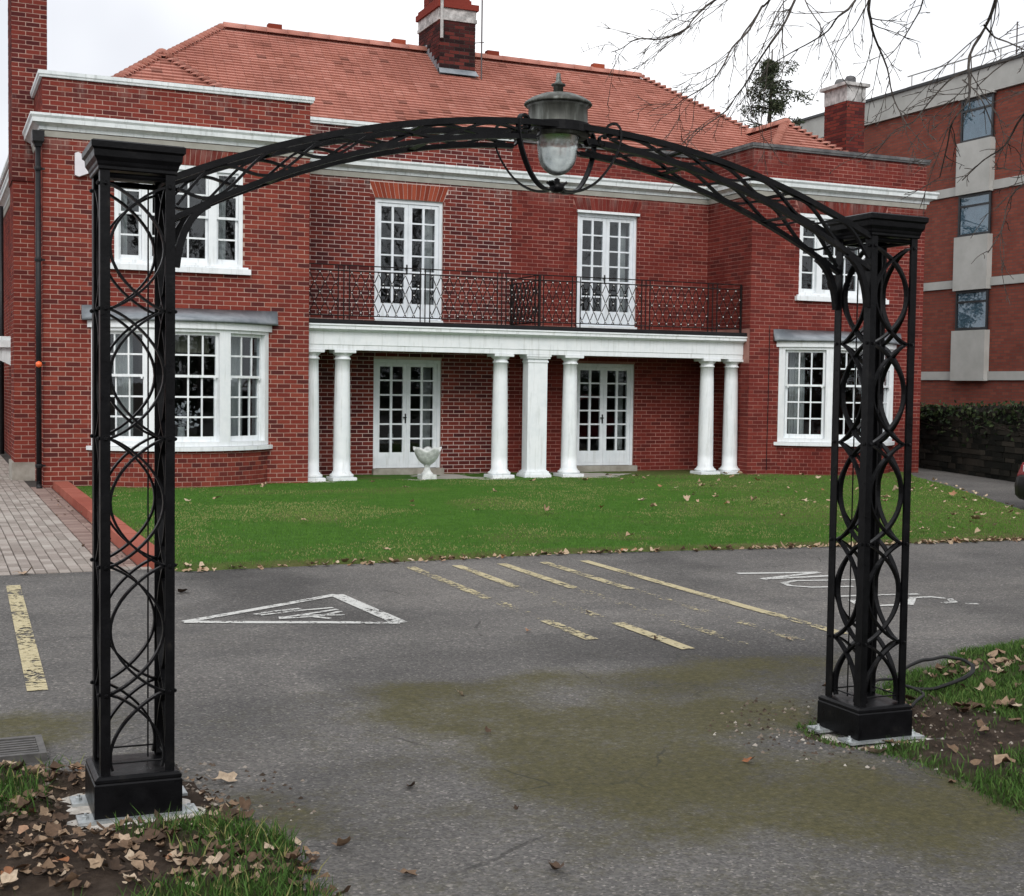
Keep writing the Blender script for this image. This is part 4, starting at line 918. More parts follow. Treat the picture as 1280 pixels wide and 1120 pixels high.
vs2 = thing('flower_vase', (3.9, 21.75, .0), 'vase of pale flowers on a stand inside the bow window', 'vase')
mb = MB(); mb.lathe([(.16, 0), (.16, .02), (.03, .05), (.03, .66), (.18, .68), (.18, .70)], (3.72, 21.8, 0), 12); part('stand', mb, 'needle_wood', vs2)
mb = MB(); mb.lathe([(.05, .70), (.07, .78), (.05, .92), (.06, .96)], (3.72, 21.8, 0), 12); part('vase', mb, 'urn_stone', vs2, True)
P = rng.normal(size=(160, 3))*np.array([.12, .08, .11])+np.array([3.72, 21.78, 1.14]); V, F, T = leafcloud(P, .025, .05); tag(link('flowers', npmesh('flowers', V, F, {'tint': ('FACE', T)}), 'plastic_white', vs2), kind='stuff')

# --- downpipes, alarm box, cable
mb = MB(); mb.tube([(1.555, 21.90, .05), (1.555, 21.90, 5.40)], .042, 10); dp = part('downpipe', mb, 'cast_iron', house, True)
mb = MB(); mb.lathe([(.05, 5.28), (.06, 5.32), (.085, 5.36), (.09, 5.52)], (1.555, 21.90, 0), 4, True); part('hopper', mb, 'cast_iron', dp)
for z in (.35, 1.95, 3.55, 4.95):
    mb = MB(); mb.lathe([(.052, z-.03), (.055, z), (.052, z+.03)], (1.555, 21.90, 0), 10); mb.box(1.50, 1.655, 21.915, 21.94, z-.015, z+.015); part('pipe_bracket', mb, 'cast_iron', dp)
mb = MB(); mb.tube([(1.555, 21.90, .10), (1.555, 21.885, .03), (1.555, 21.80, .0)], .045, 8); part('pipe_shoe', mb, 'cast_iron', dp, True)
mb = MB(); mb.lathe([(.006, -.05), (.045, -.03), (.05, 0), (.045, .03), (.006, .05)], (1.553, 21.85, 1.93), 10); part('reflector', mb, 'orange_plastic', dp, True)
mb = MB(); mb.tube([(1.45, 31.2, .05), (1.45, 31.2, 5.45)], .05, 8); part('downpipe', mb, 'cast_iron', house, True)
mb = MB(); P = [(2.10, 5.23), (2.15, 5.25), (2.30, 5.17), (2.37, 5.17), (2.37, 4.95), (2.30, 4.93), (2.16, 4.87), (2.10, 4.89)]
mb.add([(x, 21.90, z) for x, z in P]+[(x, 21.994, z) for x, z in P], [tuple(range(8))]+[(i, 8+i, 8+(i+1) % 8, (i+1) % 8) for i in range(8)]); part('alarm_box', mb, 'plastic_white', house)
mb = MB(); mb.tube([(15.13, 21.985, .1), (15.14, 21.985, 1.6), (15.14, 21.985, 2.95)], .007, 5); part('wall_cable', mb, 'cast_iron', house)
# side porch canopy on the left flank
mb = MB(); mb.box(.62, WL0-.01, 29.5, 31.0, 2.35, 2.50); mb.box(.70, WL0-.01, 29.6, 30.9, 2.50, 2.58); po = part('porch_canopy', mb, 'white_stone', house)
mb = MB(); mb.add([(1.615, 29.6, 2.345), (.85, 29.6, 2.345), (1.2, 29.6, 2.15), (1.615, 29.6, 1.95), (1.615, 29.7, 2.345), (.85, 29.7, 2.345), (1.2, 29.7, 2.15), (1.615, 29.7, 1.95)], [(0, 1, 2, 3), (7, 6, 5, 4), (1, 5, 6, 2), (2, 6, 7, 3)]); part('bracket', mb, 'white_stone', po)

# ================================================================== iron arch
AXC, AYC = 2.525, 5.37
arch = thing('iron_arch', (AXC, AYC, .0), 'black painted iron arch with openwork columns spanning the drive', 'arch')
def apart(name, mb, parent, mat='black_paint'):
    mb.v = [(x, y, z-.0113*x) for x, y, z in mb.v]; return part(name, mb, mat, parent, local=True)
# local coords: x from centre, y from centre plane, z up
CX = 1.795; HW = .139; FY = HW-.008
def col_side(s):
    x0 = s*CX
    mb = MB(); mb.lathe([(.165, .002), (.165, .128), (.160, .134)], (x0, 0, 0), 4, True); ba = apart('plinth', mb, arch)
    mb = MB(); mb.lathe([(.160, .134), (.163, .139), (.163, .149), (.152, .158), (.146, .160), (.02, .165)], (x0, 0, 0), 4, True); apart('plinth_moulding', mb, ba)
    for yy in (-.135, .115):
        mb = MB(); mb.box(x0-.225, x0+.225, yy-.055, yy+.055, -.010, .0015); bp = apart('base_plate', mb, arch, 'galvanised')
        for xx in (-.195, .195): m2 = MB(); m2.lathe([(.014, .0015), (.014, .012), (.006, .014), (.006, .022)], (x0+xx, yy, 0), 6); apart('anchor_bolt', m2, bp, 'galvanised')
    for sx in (-1, 1):
        for sy in (-1, 1):
            mb = MB(); X, Y = x0+sx*HW, sy*HW; lw, ly_, th = .036, .050, .007
            P = [(X, Y), (X-sx*lw, Y), (X-sx*lw, Y-sy*th), (X-sx*th, Y-sy*th), (X-sx*th, Y-sy*lw), (X, Y-sy*lw)]
            for a, b_ in ((X-sx*lw, X), (None, None)):
                if a is not None: mb.box(min(a, b_), max(a, b_), min(Y, Y-sy*th), max(Y, Y-sy*th), .16, 2.47)
            mb.box(min(X, X-sx*th)+.0004, max(X, X-sx*th)-.0004, min(Y-sy*th, Y-sy*ly_), max(Y-sy*th, Y-sy*ly_), .16, 2.47); apart('post', mb, arch)
    nodes = [.47, .963, 1.456, 1.949, 2.42]
    bolts = MB()
    for face in range(4):
        for mirr in (-1, 1):
            for i in range(5):
                if i == 0: z0, z1, ta, tb = .47, .47-.493, 0., .60
                else: z0, z1, ta, tb = nodes[i], nodes[i-1], 0., 1.
                pts = []
                for q in range(27):
                    t = ta+(tb-ta)*q/26; t = .5-.5*math.cos(math.pi*t) if i else t; hw_ = HW-(.030 if face < 2 else .044); u = mirr*(-hw_+2*(hw_-.004)*(math.sin(math.pi*t)**.70 if 0 < t < 1 else 0)); z = z0+(z1-z0)*t
                    off = FY-.012-(.003 if mirr > 0 else -.003)
                    pts.append({0: (x0+u, -off, z), 1: (x0+u, off, z), 2: (x0-off, u, z), 3: (x0+off, u, z)}[face])
                wd = (0, 1, 0) if face < 2 else (1, 0, 0)
                mb = MB(); mb.bar(pts, wd, .0125, .0045); apart('oval_bar', mb, arch)
        for z in nodes:
            for u in (-1, 1):
                c = {0: (x0+u*(HW-.02), -HW-.004, z), 1: (x0+u*(HW-.02), HW+.004, z), 2: (x0-HW-.004, u*(HW-.02), z), 3: (x0+HW+.004, u*(HW-.02), z)}[face]
                bolts.lathe([(.002, -.008), (.008, -.004), (.008, .004), (.002, .008)], c, 6)
        for z, r_ in ((.20, .004), (2.452, .012)):
            A, B = {0: ((-1, -1), (1, -1)), 1: ((-1, 1), (1, 1)), 2: ((-1, -1), (-1, 1)), 3: ((1, -1), (1, 1))}[face]; q = HW-.022
            mb = MB(); mb.tube([(x0+A[0]*q, A[1]*q, z), (x0+B[0]*q, B[1]*q, z)], r_, 6); apart('cross_bar', mb, arch)
    tag(apart('bolts', bolts, arch), kind='stuff')
    mb = MB()
    for xx, yy in ((-.085, .03), (.062, .03)): mb.tube([(x0+xx, yy, .175), (x0+xx, yy, 2.43)], .0035, 6)
    apart('inner_rods', mb, arch)
    mb = MB(); mb.lathe([(.142, 2.468), (.146, 2.472), (.146, 2.482), (.150, 2.490), (.152, 2.500), (.162, 2.516), (.164, 2.540), (.173, 2.548), (.174, 2.570), (.165, 2.576), (.0, 2.588)], (x0, 0, 0), 4, True); apart('capital', mb, arch)
    # knee brackets on the side facing the span
    for yy in (-FY+.01, FY-.01):
        mb = MB(); pts = []
        xa = x0-s*.27; A, B, C_ = np.array([xa, zb(xa)-.010]), np.array([x0-s*(HW+.025), 2.315]), np.array([x0-s*(HW+.006), 2.12])
        for q in range(11): t = q/10; P = A*(1-t)**2+2*B*t*(1-t)+C_*t*t; pts.append((P[0], yy, P[1]))
        mb.bar(pts, (0, 1, 0), .0145, .013); apart('knee_brace', mb, arch)
LX = .03
def zt(x): return 2.845-.134*x*x-.014
def zb(x): return 2.755-.168*x*x+.014
col_side(-1); col_side(1)
SP = CX-HW+.01
for yy in (-FY+.01, FY-.01):
    for f, nm in ((zt, 'upper_chord'), (zb, 'lower_chord')):
        if f is zt: mb = MB(); mb.bar([(x, yy, f(x)) for x in np.linspace(-SP, SP, 61)], (0, 1, 0), .015, .0128); apart(nm, mb, arch)
        else:
            for sg in (-1, 1):
                xe = LX+sg*.165; pts = [(x, yy, f(x)) for x in np.linspace(sg*SP, xe, 31)]; c0 = np.array([xe, f(xe)+.026])
                mb = MB(); mb.bar(pts, (0, 1, 0), .015, .0105); apart(nm, mb, arch)
                cu = [(c0[0]-sg*(.026-.0012*q)*math.sin(q*.32), yy, c0[1]-(.026-.0012*q)*math.cos(q*.32)) for q in range(15)]
                mb = MB(); mb.bar(cu, (0, 1, 0), .012, .004); apart('chord_curl', mb, arch)
    for ph in (0, math.pi):
        mb = MB(); pts = []
        for i in range(301):
            x = -SP+.02+(2*SP-.04)*i/300
            if abs(x-LX) < .20: 
                if len(pts) > 3: mb.bar(pts, (0, 1, 0), .010, .0052)
                pts = []; continue
            a, b_ = zb(x)+.012, zt(x)-.012; pts.append((x, yy+(.004 if ph else -.004), (a+b_)/2+(b_-a)/2*math.sin(2*math.pi*x/.46+ph+(.5 if yy > 0 else 0))))
        mb.bar(pts, (0, 1, 0), .010, .0052); apart('scroll_bar', mb, arch)
for x in (-1.25, -.62, .62, 1.2):
    for f in (zt, zb): mb = MB(); mb.bar([(x, -FY+.028, f(x)), (x, FY-.028, f(x))], (1, 0, 0), .016, .004); apart('spacer', mb, arch)
mb = MB(); n = 28
vs_ = []
for k_ in range(n):
    a = 2*math.pi*k_/n
    for rr, z in ((.141, 2.812), (.149, 2.812), (.149, 2.852), (.141, 2.852)): vs_.append((LX+rr*math.cos(a), rr*math.sin(a), z))
mb.add(vs_, [((4*i+q) % (4*n), (4*i+4+q) % (4*n), (4*i+4+(q+1) % 4) % (4*n), 4*i+(q+1) % 4) for i in range(n) for q in range(4)]); apart('lantern_ring', mb, arch)

# lantern
lx, ly = AXC+LX, AYC
lan = thing('lantern', (lx, ly, 2.56), 'weathered grey metal lantern with frosted glass globe hung at the crown of the iron arch', 'lantern')
mb = MB(); mb.lathe([(.136, 2.80), (.138, 2.83), (.133, 2.835), (.131, 2.925), (.145, 2.938)], (lx, ly, 0), 36); part('drum', mb, 'lantern_metal', lan, True)
mb = MB(); mb.lathe([(.147, 2.936), (.152, 2.942), (.147, 2.950), (.12, 2.968), (.08, 2.984), (.035, 2.995), (.022, 2.998)], (lx, ly, 0), 36); part('cap', mb, 'lantern_metal', lan, True)
mb = MB(); mb.lathe([(.022, 2.996), (.022, 3.022), (.032, 3.026), (.032, 3.032), (.018, 3.038), (.010, 3.050), (.012, 3.058), (.009, 3.066), (.010, 3.078), (.002, 3.084)], (lx, ly, 0), 16); part('finial', mb, 'lantern_metal', lan, True)
mb = MB(); mb.lathe([(.104, 2.80), (.106, 2.815), (.106, 2.835), (.098, 2.84)], (lx, ly, 0), 32); part('collar', mb, 'lantern_metal', lan, True)
pr = [(.002, 2.632)] + [(.086*math.sin(a), 2.728-.096*math.cos(a)) for a in np.linspace(.25, math.pi/2, 9)] + [(.091, 2.765), (.096, 2.80)]
mb = MB(); mb.lathe(pr, (lx, ly, 0), 36); part('globe', mb, 'globe_glass', lan, True)
for a in (R(28), R(152), R(208), R(332)):
    ca, sa = math.cos(a), math.sin(a); pts = []
    ctl = [(.045, 2.603), (.028, 2.588), (.032, 2.570), (.060, 2.562), (.115, 2.570), (.180, 2.608), (.238, 2.680), (.275, 2.760), (.280, 2.825), (.258, 2.858), (.225, 2.852), (.212, 2.824), (.226, 2.802), (.246, 2.812)]
    C2 = np.array(ctl)
    for i in range(len(C2)-1):
        p0, p1, p2, p3 = C2[max(i-1, 0)], C2[i], C2[i+1], C2[min(i+2, len(C2)-1)]
        for q in range(4):
            t = q/4; P = .5*((2*p1)+(-p0+p2)*t+(2*p0-5*p1+4*p2-p3)*t*t+(-p0+3*p1-3*p2+p3)*t**3); pts.append((lx+P[0]*ca, ly+P[0]*sa, P[1]))
    mb = MB(); mb.bar(pts, (-sa, ca, 0), .012, .0045); part('scroll_bracket', mb, 'black_paint', lan)
mb = MB(); mb.lathe([(.002, 2.555), (.025, 2.56), (.035, 2.575), (.030, 2.595), (.012, 2.602), (.014, 2.615), (.002, 2.622)], (lx, ly, 0), 14); part('boss', mb, 'black_paint', lan, True)

# ================================================================== small things on the ground
# mortar pads under the columns
for (cxx, cyy), z, lab in ((LB, .012, 'rough pale mortar bed under the column by the drain grate'), (RB, -.044, 'rough pale mortar bed in the dug hole by the coiled cable')):
    mb = MB(); n = 40; vs_ = [(cxx, cyy, z+.004)]
    for i in range(n):
        a = 2*math.pi*i/n; sq = 1/max(abs(math.cos(a)), abs(math.sin(a))); rr = (.20+.05*random.random())*min(sq, 1.3); vs_.append((cxx+rr*math.cos(a)*1.08, cyy+rr*math.sin(a)*1.02, z-.004+random.uniform(-.004, .006)))
    for i in range(n):
        a = 2*math.pi*i/n; q = vs_[1+i]; vs_.append((q[0]+.02*math.cos(a), q[1]+.02*math.sin(a), z-.05))
    mb.add(vs_, [(0, 1+i, 1+(i+1) % n) for i in range(n)]+[(1+i, 1+n+i, 1+n+(i+1) % n, 1+(i+1) % n) for i in range(n)]); tag(part('mortar_bed', mb, 'concrete_pad', None), lab, 'mortar')
# drain grate
dg = thing('drain_grate', (.16, 6.38, 0), 'dark iron slotted drain grate set in the drive edge', 'drain')
def gl(x, y): return x, y
mb = MB(); x0, x1, y0, y1 = -.12, .47, 6.20, 6.53
for a in ((x0, x1, y0, y0+.03), (x0, x1, y1-.03, y1), (x0, x0+.03, y0+.03, y1-.03), (x1-.03, x1, y0+.03, y1-.03)): mb.box(*a, -.02, .034)
part('frame', mb, 'drain_iron', dg)
for i in range(6):
    mb = MB(); yy = y0+.052+i*.041; mb.box(x0+.031, x1-.031, yy, yy+.02, -.01, .031); part('bar', mb, 'drain_iron', dg)
mb = MB(); mb.box(x0+.03, x1-.03, y0+.03, y1-.03, -.03, .012); part('dark_fill', mb, 'rubber', dg)  # near-black slab, its colour standing in for shade under the bars
# cable
pts = []; cc = np.array([5.21, 5.86])
def cz(x, y, h): return float(rv_h(np.array(x), np.array(y)))+h
for p_ in ((4.50, 5.55, .10), (4.62, 5.68, .13), (4.78, 5.82, .11)): pts.append((p_[0], p_[1], p_[2]))
for i in range(41):
    a = math.pi*.85 - i/40*math.pi*2*1.9; rr = .235-.02*i/40; x, y = cc[0]+rr*math.cos(a)*1.05, cc[1]+rr*.62*math.sin(a); pts.append((x, y, cz(x, y, .03+.055*(1+math.sin(a*1.0+.8)))))
for p_ in ((4.95, 5.66), (4.78, 5.52), (4.60, 5.45), (4.50, 5.42)): pts.append((p_[0], p_[1], cz(*p_, .03)))
P = np.array(pts); sm = []
for i in range(len(P)-1):
    p0, p1, p2, p3 = P[max(i-1, 0)], P[i], P[i+1], P[min(i+2, len(P)-1)]
    for q in range(3): t = q/3; sm.append(.5*((2*p1)+(-p0+p2)*t+(2*p0-5*p1+4*p2-p3)*t*t+(-p0+3*p1-3*p2+p3)*t**3))
mb = MB(); mb.tube(sm, .0085, 7); tag(part('coiled_cable', mb, 'rubber', None, True), 'black cable coiled loosely on the grass behind the arch column', 'cable')
# rubble round the dug holes
def rubble(name, c, r0, r1, n, hf, label, mat):
    mb = MB()
    for i in range(n):
        a = random.uniform(0, 6.28); rr = r0+(r1-r0)*random.random()**1.5; x, y = c[0]+rr*math.cos(a)*1.15, c[1]+rr*math.sin(a); z = float(hf(np.array(x), np.array(y))); q = random.uniform(.004, .016)
        vs_ = [(x+q*random.uniform(.6, 1.2)*dx, y+q*random.uniform(.6, 1.2)*dy, z+q*dz*random.uniform(.5, 1)) for dx, dy, dz in ((1, 0, 0), (0, 1, 0), (-1, 0, 0), (0, -1, 0), (0, 0, 1))]
        mb.add(vs_, [(0, 1, 4), (1, 2, 4), (2, 3, 4), (3, 0, 4)], random.random())
    return tag(part(name, mb, mat, None), label, 'rubble', kind='stuff')
hmax = lambda f: (lambda X, Y: np.maximum(f(X, Y), drive_h(X, Y)))
rubble('rubble', RB, .24, .75, 700, hmax(rv_h), 'crumbs of soil and stone round the column by the coiled cable', 'soil_crumb')
rubble('rubble', LB, .24, .65, 500, hmax(lv_h), 'crumbs of soil and stone round the column by the drain grate', 'soil_crumb')
# urn
ux, uy = 8.15, 22.36
urn = thing('garden_urn', (ux, uy, .008), 'pale stone urn with leaf shaped bowl on the terrace before a french door', 'urn')
mb = MB(); mb.lathe([(.135, .008), (.135, .085), (.125, .092)], (ux, uy, 0), 4, True); part('foot', mb, 'urn_stone', urn)
mb = MB(); mb.lathe([(.118, .092), (.10, .115), (.075, .14), (.055, .18), (.047, .22), (.055, .245), (.066, .255), (.060, .27)], (ux, uy, 0), 18); part('stem', mb, 'urn_stone', urn, True)
mb = MB(); nA, nZ = 48, 10; vs_ = []
for j in range(nZ):
    t = j/(nZ-1); rr = .06+.165*math.sin(t*math.pi/2*1.02)**.9; z = .268+.285*t**1.35
    for i in range(nA):
        a = 2*math.pi*i/nA; pet = math.cos(a*5+.4); r2 = rr*(1+.05*t*pet)+.03*t**6; vs_.append((ux+r2*math.cos(a), uy+r2*math.sin(a), z+.035*t**3*pet))
for j in (nZ-1, 5):
    t = j/(nZ-1)
    for i in range(nA):
        a = 2*math.pi*i/nA; pet = math.cos(a*5+.4); r2 = (.175 if j > 5 else .08)*(1+.05*t*pet); vs_.append((ux+r2*math.cos(a), uy+r2*math.sin(a), (.54 if j > 5 else .43)+.03*t*pet))
fs = [(j*nA+i, j*nA+(i+1) % nA, (j+1)*nA+(i+1) % nA, (j+1)*nA+i) for j in range(nZ+1) for i in range(nA)]
mb.add(vs_, fs); part('bowl', mb, 'urn_stone', urn, True)

# leaves
LM = []; LN = 16
for k_ in range(12):
    mb = MB(); vs_ = [(0, 0, 0)]; k1, k2, tw = random.uniform(-5, 11), random.uniform(3, 20), random.uniform(-9, 9); ph = [random.uniform(0, 6.28) for _ in range(4)]; lob = random.choice((3, 5, 5)); am = random.uniform(.10, .30); asp = random.uniform(.62, .9)
    def lz(x, y): return k1*x*x+k2*y*y+tw*x*y+.004*math.sin(90*x+ph[0])+.004*math.sin(110*y+ph[1])
    for ring in (.55, 1.):
        for i in range(LN):
            a = 2*math.pi*i/LN; rr = .05*ring*(1+(am*math.cos(lob*a+ph[2])+.06*math.sin(7*a+ph[3])+random.uniform(-.05, .05))*ring+.18*math.cos(a)); x, y = rr*math.cos(a), rr*math.sin(a)*asp; vs_.append((x, y, lz(x, y)))
    fs = [(0, 1+i, 1+(i+1) % LN) for i in range(LN)]+[(1+i, 1+LN+i, 1+LN+(i+1) % LN, 1+(i+1) % LN) for i in range(LN)]; mb.add(vs_, fs); mb.tube([(-.03, 0, lz(-.03, 0)+.001), (-.055, .004, lz(-.05, 0)+.002), (-.085, .012, .012)], .0013, 3, False); LM.append(mb)
LMESH = {m: [q.mesh('fallen_leaf', True) for q in LM] for m in ('dead_leaf', 'pale_leaf')}
for m, L in LMESH.items():
    for q in L: q.materials.append(MAT[m])
def leaf(x, y, z, s, m, label, group):
    o = link('fallen_leaf', random.choice(LMESH[m]), None); o.location = (x, y, z+.006); o.rotation_euler = (random.gauss(0, .22), random.gauss(0, .22), random.uniform(0, 6.28)); o.scale = (s, s, s*random.uniform(.7, 1.3)); return tag(o, label, 'leaf', group)
def litter(name, pts, hf, mat, smin, smax, label, lift=.006):
    V, F, T = [], [], []; o = 0
    for (x, y) in pts:
        q = random.choice(LM); a = random.uniform(0, 6.28); s_ = random.uniform(smin, smax); c, sn = math.cos(a), math.sin(a); tx, ty = random.gauss(0, .3), random.gauss(0, .3); v = np.array([q.v[0]]+q.v[1+LN:1+2*LN:2])*s_; nn_ = len(v)-1
        xx = v[:, 0]*c-v[:, 1]*sn; yy = v[:, 0]*sn+v[:, 1]*c; zz = v[:, 2]+tx*v[:, 0]+ty*v[:, 1]; V.append(np.stack([x+xx, y+yy, hf(np.array(x), np.array(y))+lift+zz+random.uniform(0, .012)], 1)); F.append(np.array([(0, 1+i, 1+(i+1) % nn_) for i in range(nn_)])+o); T.append(np.full(nn_, random.random())); o += nn_+1
    me = npmesh(name, np.concatenate(V), np.concatenate(F), {'tint': ('FACE', np.concatenate(T))}); return tag(link(name, me, mat), label, 'leaf litter', kind='stuff')
nleaf = 0
for px, py, s_ in ((513, 985, .9), (575, 869, .7), (735, 767, .6), (695, 1088, 1.1), (935, 953, .8), (508, 1095, 1.0), (228, 741, 1.5), (610, 917, .6), (30, 718, 1.6), (280, 977, 1.3), (1035, 860, .9), (645, 1015, .4), (430, 1060, 1.0), (985, 800, .6), (660, 790, .7), (820, 800, .5)):
    P = on(px, py, 'z', .0); leaf(P[0], P[1], .004, s_*.72, 'dead_leaf', 'curled brown leaf lying alone on the bare asphalt drive', 'leaves on the drive'); nleaf += 1
cand = scatter(6000, -.4, 1.5, 3.9, 6.1, lambda x, y: (sdf(x, y, LV) > -.03)*sstep(.24, .29, pad(x, y, LB))*(1.15-.8*lv_g(x, y)))
vis_c = []
for x, y in cand:
    d = np.array([x, y, 0])-CAM; z = fw@d; u, v = 640+FPX*(rt@d)/z, 560+FPX*(dn@d)/z
    if -10 < u < 470 and 930 < v < 1125: vis_c.append((x, y))
for x, y in vis_c[:100]: leaf(x, y, float(lv_h(np.array(x), np.array(y)))+random.uniform(.004, .02), random.uniform(.38, .78), 'dead_leaf', 'dead brown leaf in the litter round the column by the drain grate', 'leaves round the column by the drain'); nleaf += 1
litter('leaf_litter', vis_c[100:600], lv_h, 'dead_leaf', .15, .5, 'small broken dead leaves strewn over the verge by the drain grate')
far_ = scatter(900, -2.6, -.2, 3.2, 6.2, lambda x, y: .9*(sdf(x, y, LV) > .05)); litter('leaf_litter', far_[:320], lv_h, 'dead_leaf', .3, .85, 'dead leaves over the verge on the far side of the drain grate')
lw = scatter(900, 2.2, 17, 12.1, 22.0, lambda x, y: (sdf(x, y, LAWN) > .15)*(.25+.75*sstep(7, 13, x)))
for x, y in lw[:75]: leaf(x, y, float(lawn_h(np.array(x), np.array(y)))+.045, random.uniform(.7, 1.4), 'pale_leaf', 'dry tan leaf fallen on the green lawn before the house', 'leaves on the lawn'); nleaf += 1
ed = scatter(9000, 2.0, 13.2, 11.4, 12.5, lambda x, y: np.exp(-((sdf(x, y, LAWN)+.02)/.05)**2)*(.35+.65*sstep(7, 12, x)))
litter('leaf_litter', ed[:620], lambda x, y: np.maximum(lawn_h(x, y), .0), 'pale_leaf', .3, .8, 'dry leaves and crumbs drifted along the front edge of the lawn')
rg = scatter(4000, 10, 17, 11.8, 20, lambda x, y: (sdf(x, y, LAWN) > .05)*(.15+.5*sstep(1.5, .2, sdf(x, y, LAWN))))
litter('leaf_litter', rg[:120], lambda x, y: lawn_h(x, y)+.03, 'pale_leaf', .3, .8, 'small dry leaves scattered on the patchy far corner of the lawn')
rv = scatter(4000, 4.0, 8.2, 3.6, 7.0, lambda x, y: (sdf(x, y, RV) > .05)*(.10+.9*np.exp(-(((x-5.85)/.4)**2+((y-6.2)/.25)**2))+.5*np.exp(-(((x-4.9)/.5)**2+((y-5.3)/.25)**2)))*sstep(.26, .32, pad(x, y, RB)))
for x, y in rv[:55]: leaf(x, y, float(rv_h(np.array(x), np.array(y)))+.02, random.uniform(.5, 1.0), 'dead_leaf', 'dead leaf on the grass verge round the coiled cable', 'leaves on the verge by the cable'); nleaf += 1
litter('leaf_litter', rv[55:330], rv_h, 'dead_leaf', .3, .8, 'heap of small dead leaves on the verge beyond the coiled cable', .012)
pw = scatter(500, 1.35, 1.8, 12.6, 21, lambda x, y: .3+.7*sstep(1.5, 1.75, x)); litter('leaf_litter', pw[:70], lambda x, y: x*0+.002, 'dead_leaf', .15, .4, 'leaf crumbs along the red kerb of the paved path')

# ================================================================== boundary wall with ivy
A, B = np.array([20.9, 25.9]), np.array([17.4, 14.2]); L = np.linalg.norm(B-A); e = (B-A)/L
bwall = thing('boundary_wall', ((A[0]+B[0])/2, (A[1]+B[1])/2, 0), 'dark weathered stone boundary wall below the modern block', 'wall')
mpw = flat(A[0], A[1], e[0], e[1])
mb = MB(); n = 24
def wtop(u): return 1.28+.30*u/L
mb2 = MB()
for i in range(n): u0, u1 = L*i/n, L*(i+1)/n; mb.add([mpw(u0, -.1, 0), mpw(u1, -.1, 0), mpw(u1, wtop(u1), 0), mpw(u0, wtop(u0), 0), mpw(u0, -.1, -.4), mpw(u1, -.1, -.4), mpw(u1, wtop(u1), -.4), mpw(u0, wtop(u0), -.4)], [(0, 1, 2, 3), (3, 2, 6, 7), (5, 4, 7, 6)])
part('core', mb, 'mortar_dark', bwall)
v = .0; st = []
while v < 1.5:
    h = random.uniform(.08, .15); u = random.uniform(-.2, 0)
    while u < L:
        l = random.uniform(.16, .48); 
        if v+h < wtop(max(u, 0))+.02 and u > 0: st.append((u, min(u+l-.015, L), v, v+h-.012))
        u += l
    v += h
st.sort(key=lambda q: -q[1]); rest = MB()
for i, q in enumerate(st):
    dd = random.uniform(.01, .05)
    if i < 300: m2 = MB(); m2.ubox(mpw, *q, -.03, dd, 1, random.random()); part('stone', m2, 'stone_dark', bwall)
    else: rest.ubox(mpw, *q, -.03, dd, 1, random.random())
if rest.v: tag(part('distant_stones', rest, 'stone_dark', bwall), kind='stuff')
u = rng.uniform(0, L, 5200); hang = np.abs(rng.normal(0, .24, 5200))*(.5+fbm(u, u*0, .8, 101)*1.3); t_ = 1.28+.30*u/L
P = np.array([mpw(a, b_, c) for a, b_, c in zip(u, t_+.07*rng.normal(size=5200)*.8-hang, rng.uniform(-.35, .12, 5200))])
V, F, T = leafcloud(P, .03, .065)
iv = thing('ivy', (19.2, 20, 1.3), 'dark ivy spilling over the top of the stone boundary wall', 'ivy'); tag(link('leaves', npmesh('leaves', V, F, {'tint': ('FACE', T)}), 'ivy', iv), kind='stuff')
mb = MB()
for i in range(14):
    u0 = random.uniform(.5, L-.5); pts = [mpw(u0+random.uniform(-.3, .3)*q, 1.3+.3*u0/L-.12*q, .03) for q in range(6)]; mb.tube(pts, .008, 4)
tag(part('stems', mb, 'needle_wood', iv), kind='stuff')

# ================================================================== modern block
MX = 28.0
blk = thing('modern_building', (MX+6, 34, 0), 'four storey modern brick block with pale concrete bands and roof rail', 'building')
mb = MB(); mb.box(MX, MX+14, 20, 60, -.2, 10.30); part('wall', mb, 'modern_brick', blk)
mb = MB(); mb.box(MX-.10, MX+14.1, 19.9, 60.1, 10.302, 11.02); part('parapet', mb, 'render_grey', blk)
mb = MB(); mb.box(MX-.16, MX+14.2, 19.84, 60.2, 11.02, 11.10); part('roof_edge', mb, 'dark_frame', blk)
WYS = [(29.68, 31.05), (22.2, 23.55), (37.2, 38.55), (44.7, 46.05)]
for y0, y1 in WYS:
    for za, zb2 in ((2.02, 3.49), (4.67, 6.24), (7.47, 8.99), (10.25, 10.30)): mb = MB(); mb.box(MX-.19, MX-.002, y0, y1, za, zb2); part('window_strip', mb, 'render_grey', blk)
    for z0, z1 in ((9.0, 10.24), (6.25, 7.46), (3.50, 4.66)):
        mb = MB(); mb.box(MX-.09, MX-.046, y0+.03, y1-.03, z0, z0+.07); mb.box(MX-.09, MX-.046, y0+.03, y1-.03, z1-.07, z1); mb.box(MX-.09, MX-.046, y0+.03, y0+.10, z0+.07, z1-.07); mb.box(MX-.09, MX-.046, y1-.10, y1-.03, z0+.07, z1-.07); zb_ = z1-.36
        mb.box(MX-.09, MX-.046, y0+.10, y1-.10, zb_, zb_+.06); wo = part('window', mb, 'dark_frame', blk)
        for a, b_ in ((z0+.07, zb_), (zb_+.06, z1-.07)):
            m2 = MB(); m2.box(MX-.066, MX-.058, y0+.10, y1-.10, a, b_); part('pane', m2, 'glass_modern', wo)
        m2 = MB(); m2.box(MX-.056, MX-.050, y0+.11, y1-.11, z0+.08, z1-.08); part('pane_backing', m2, 'curtain', wo)  # added pale sheet behind the glass, its colour imitating the pale reflection
ycuts = [20] + [q for s_ in sorted(WYS) for q in s_] + [60]
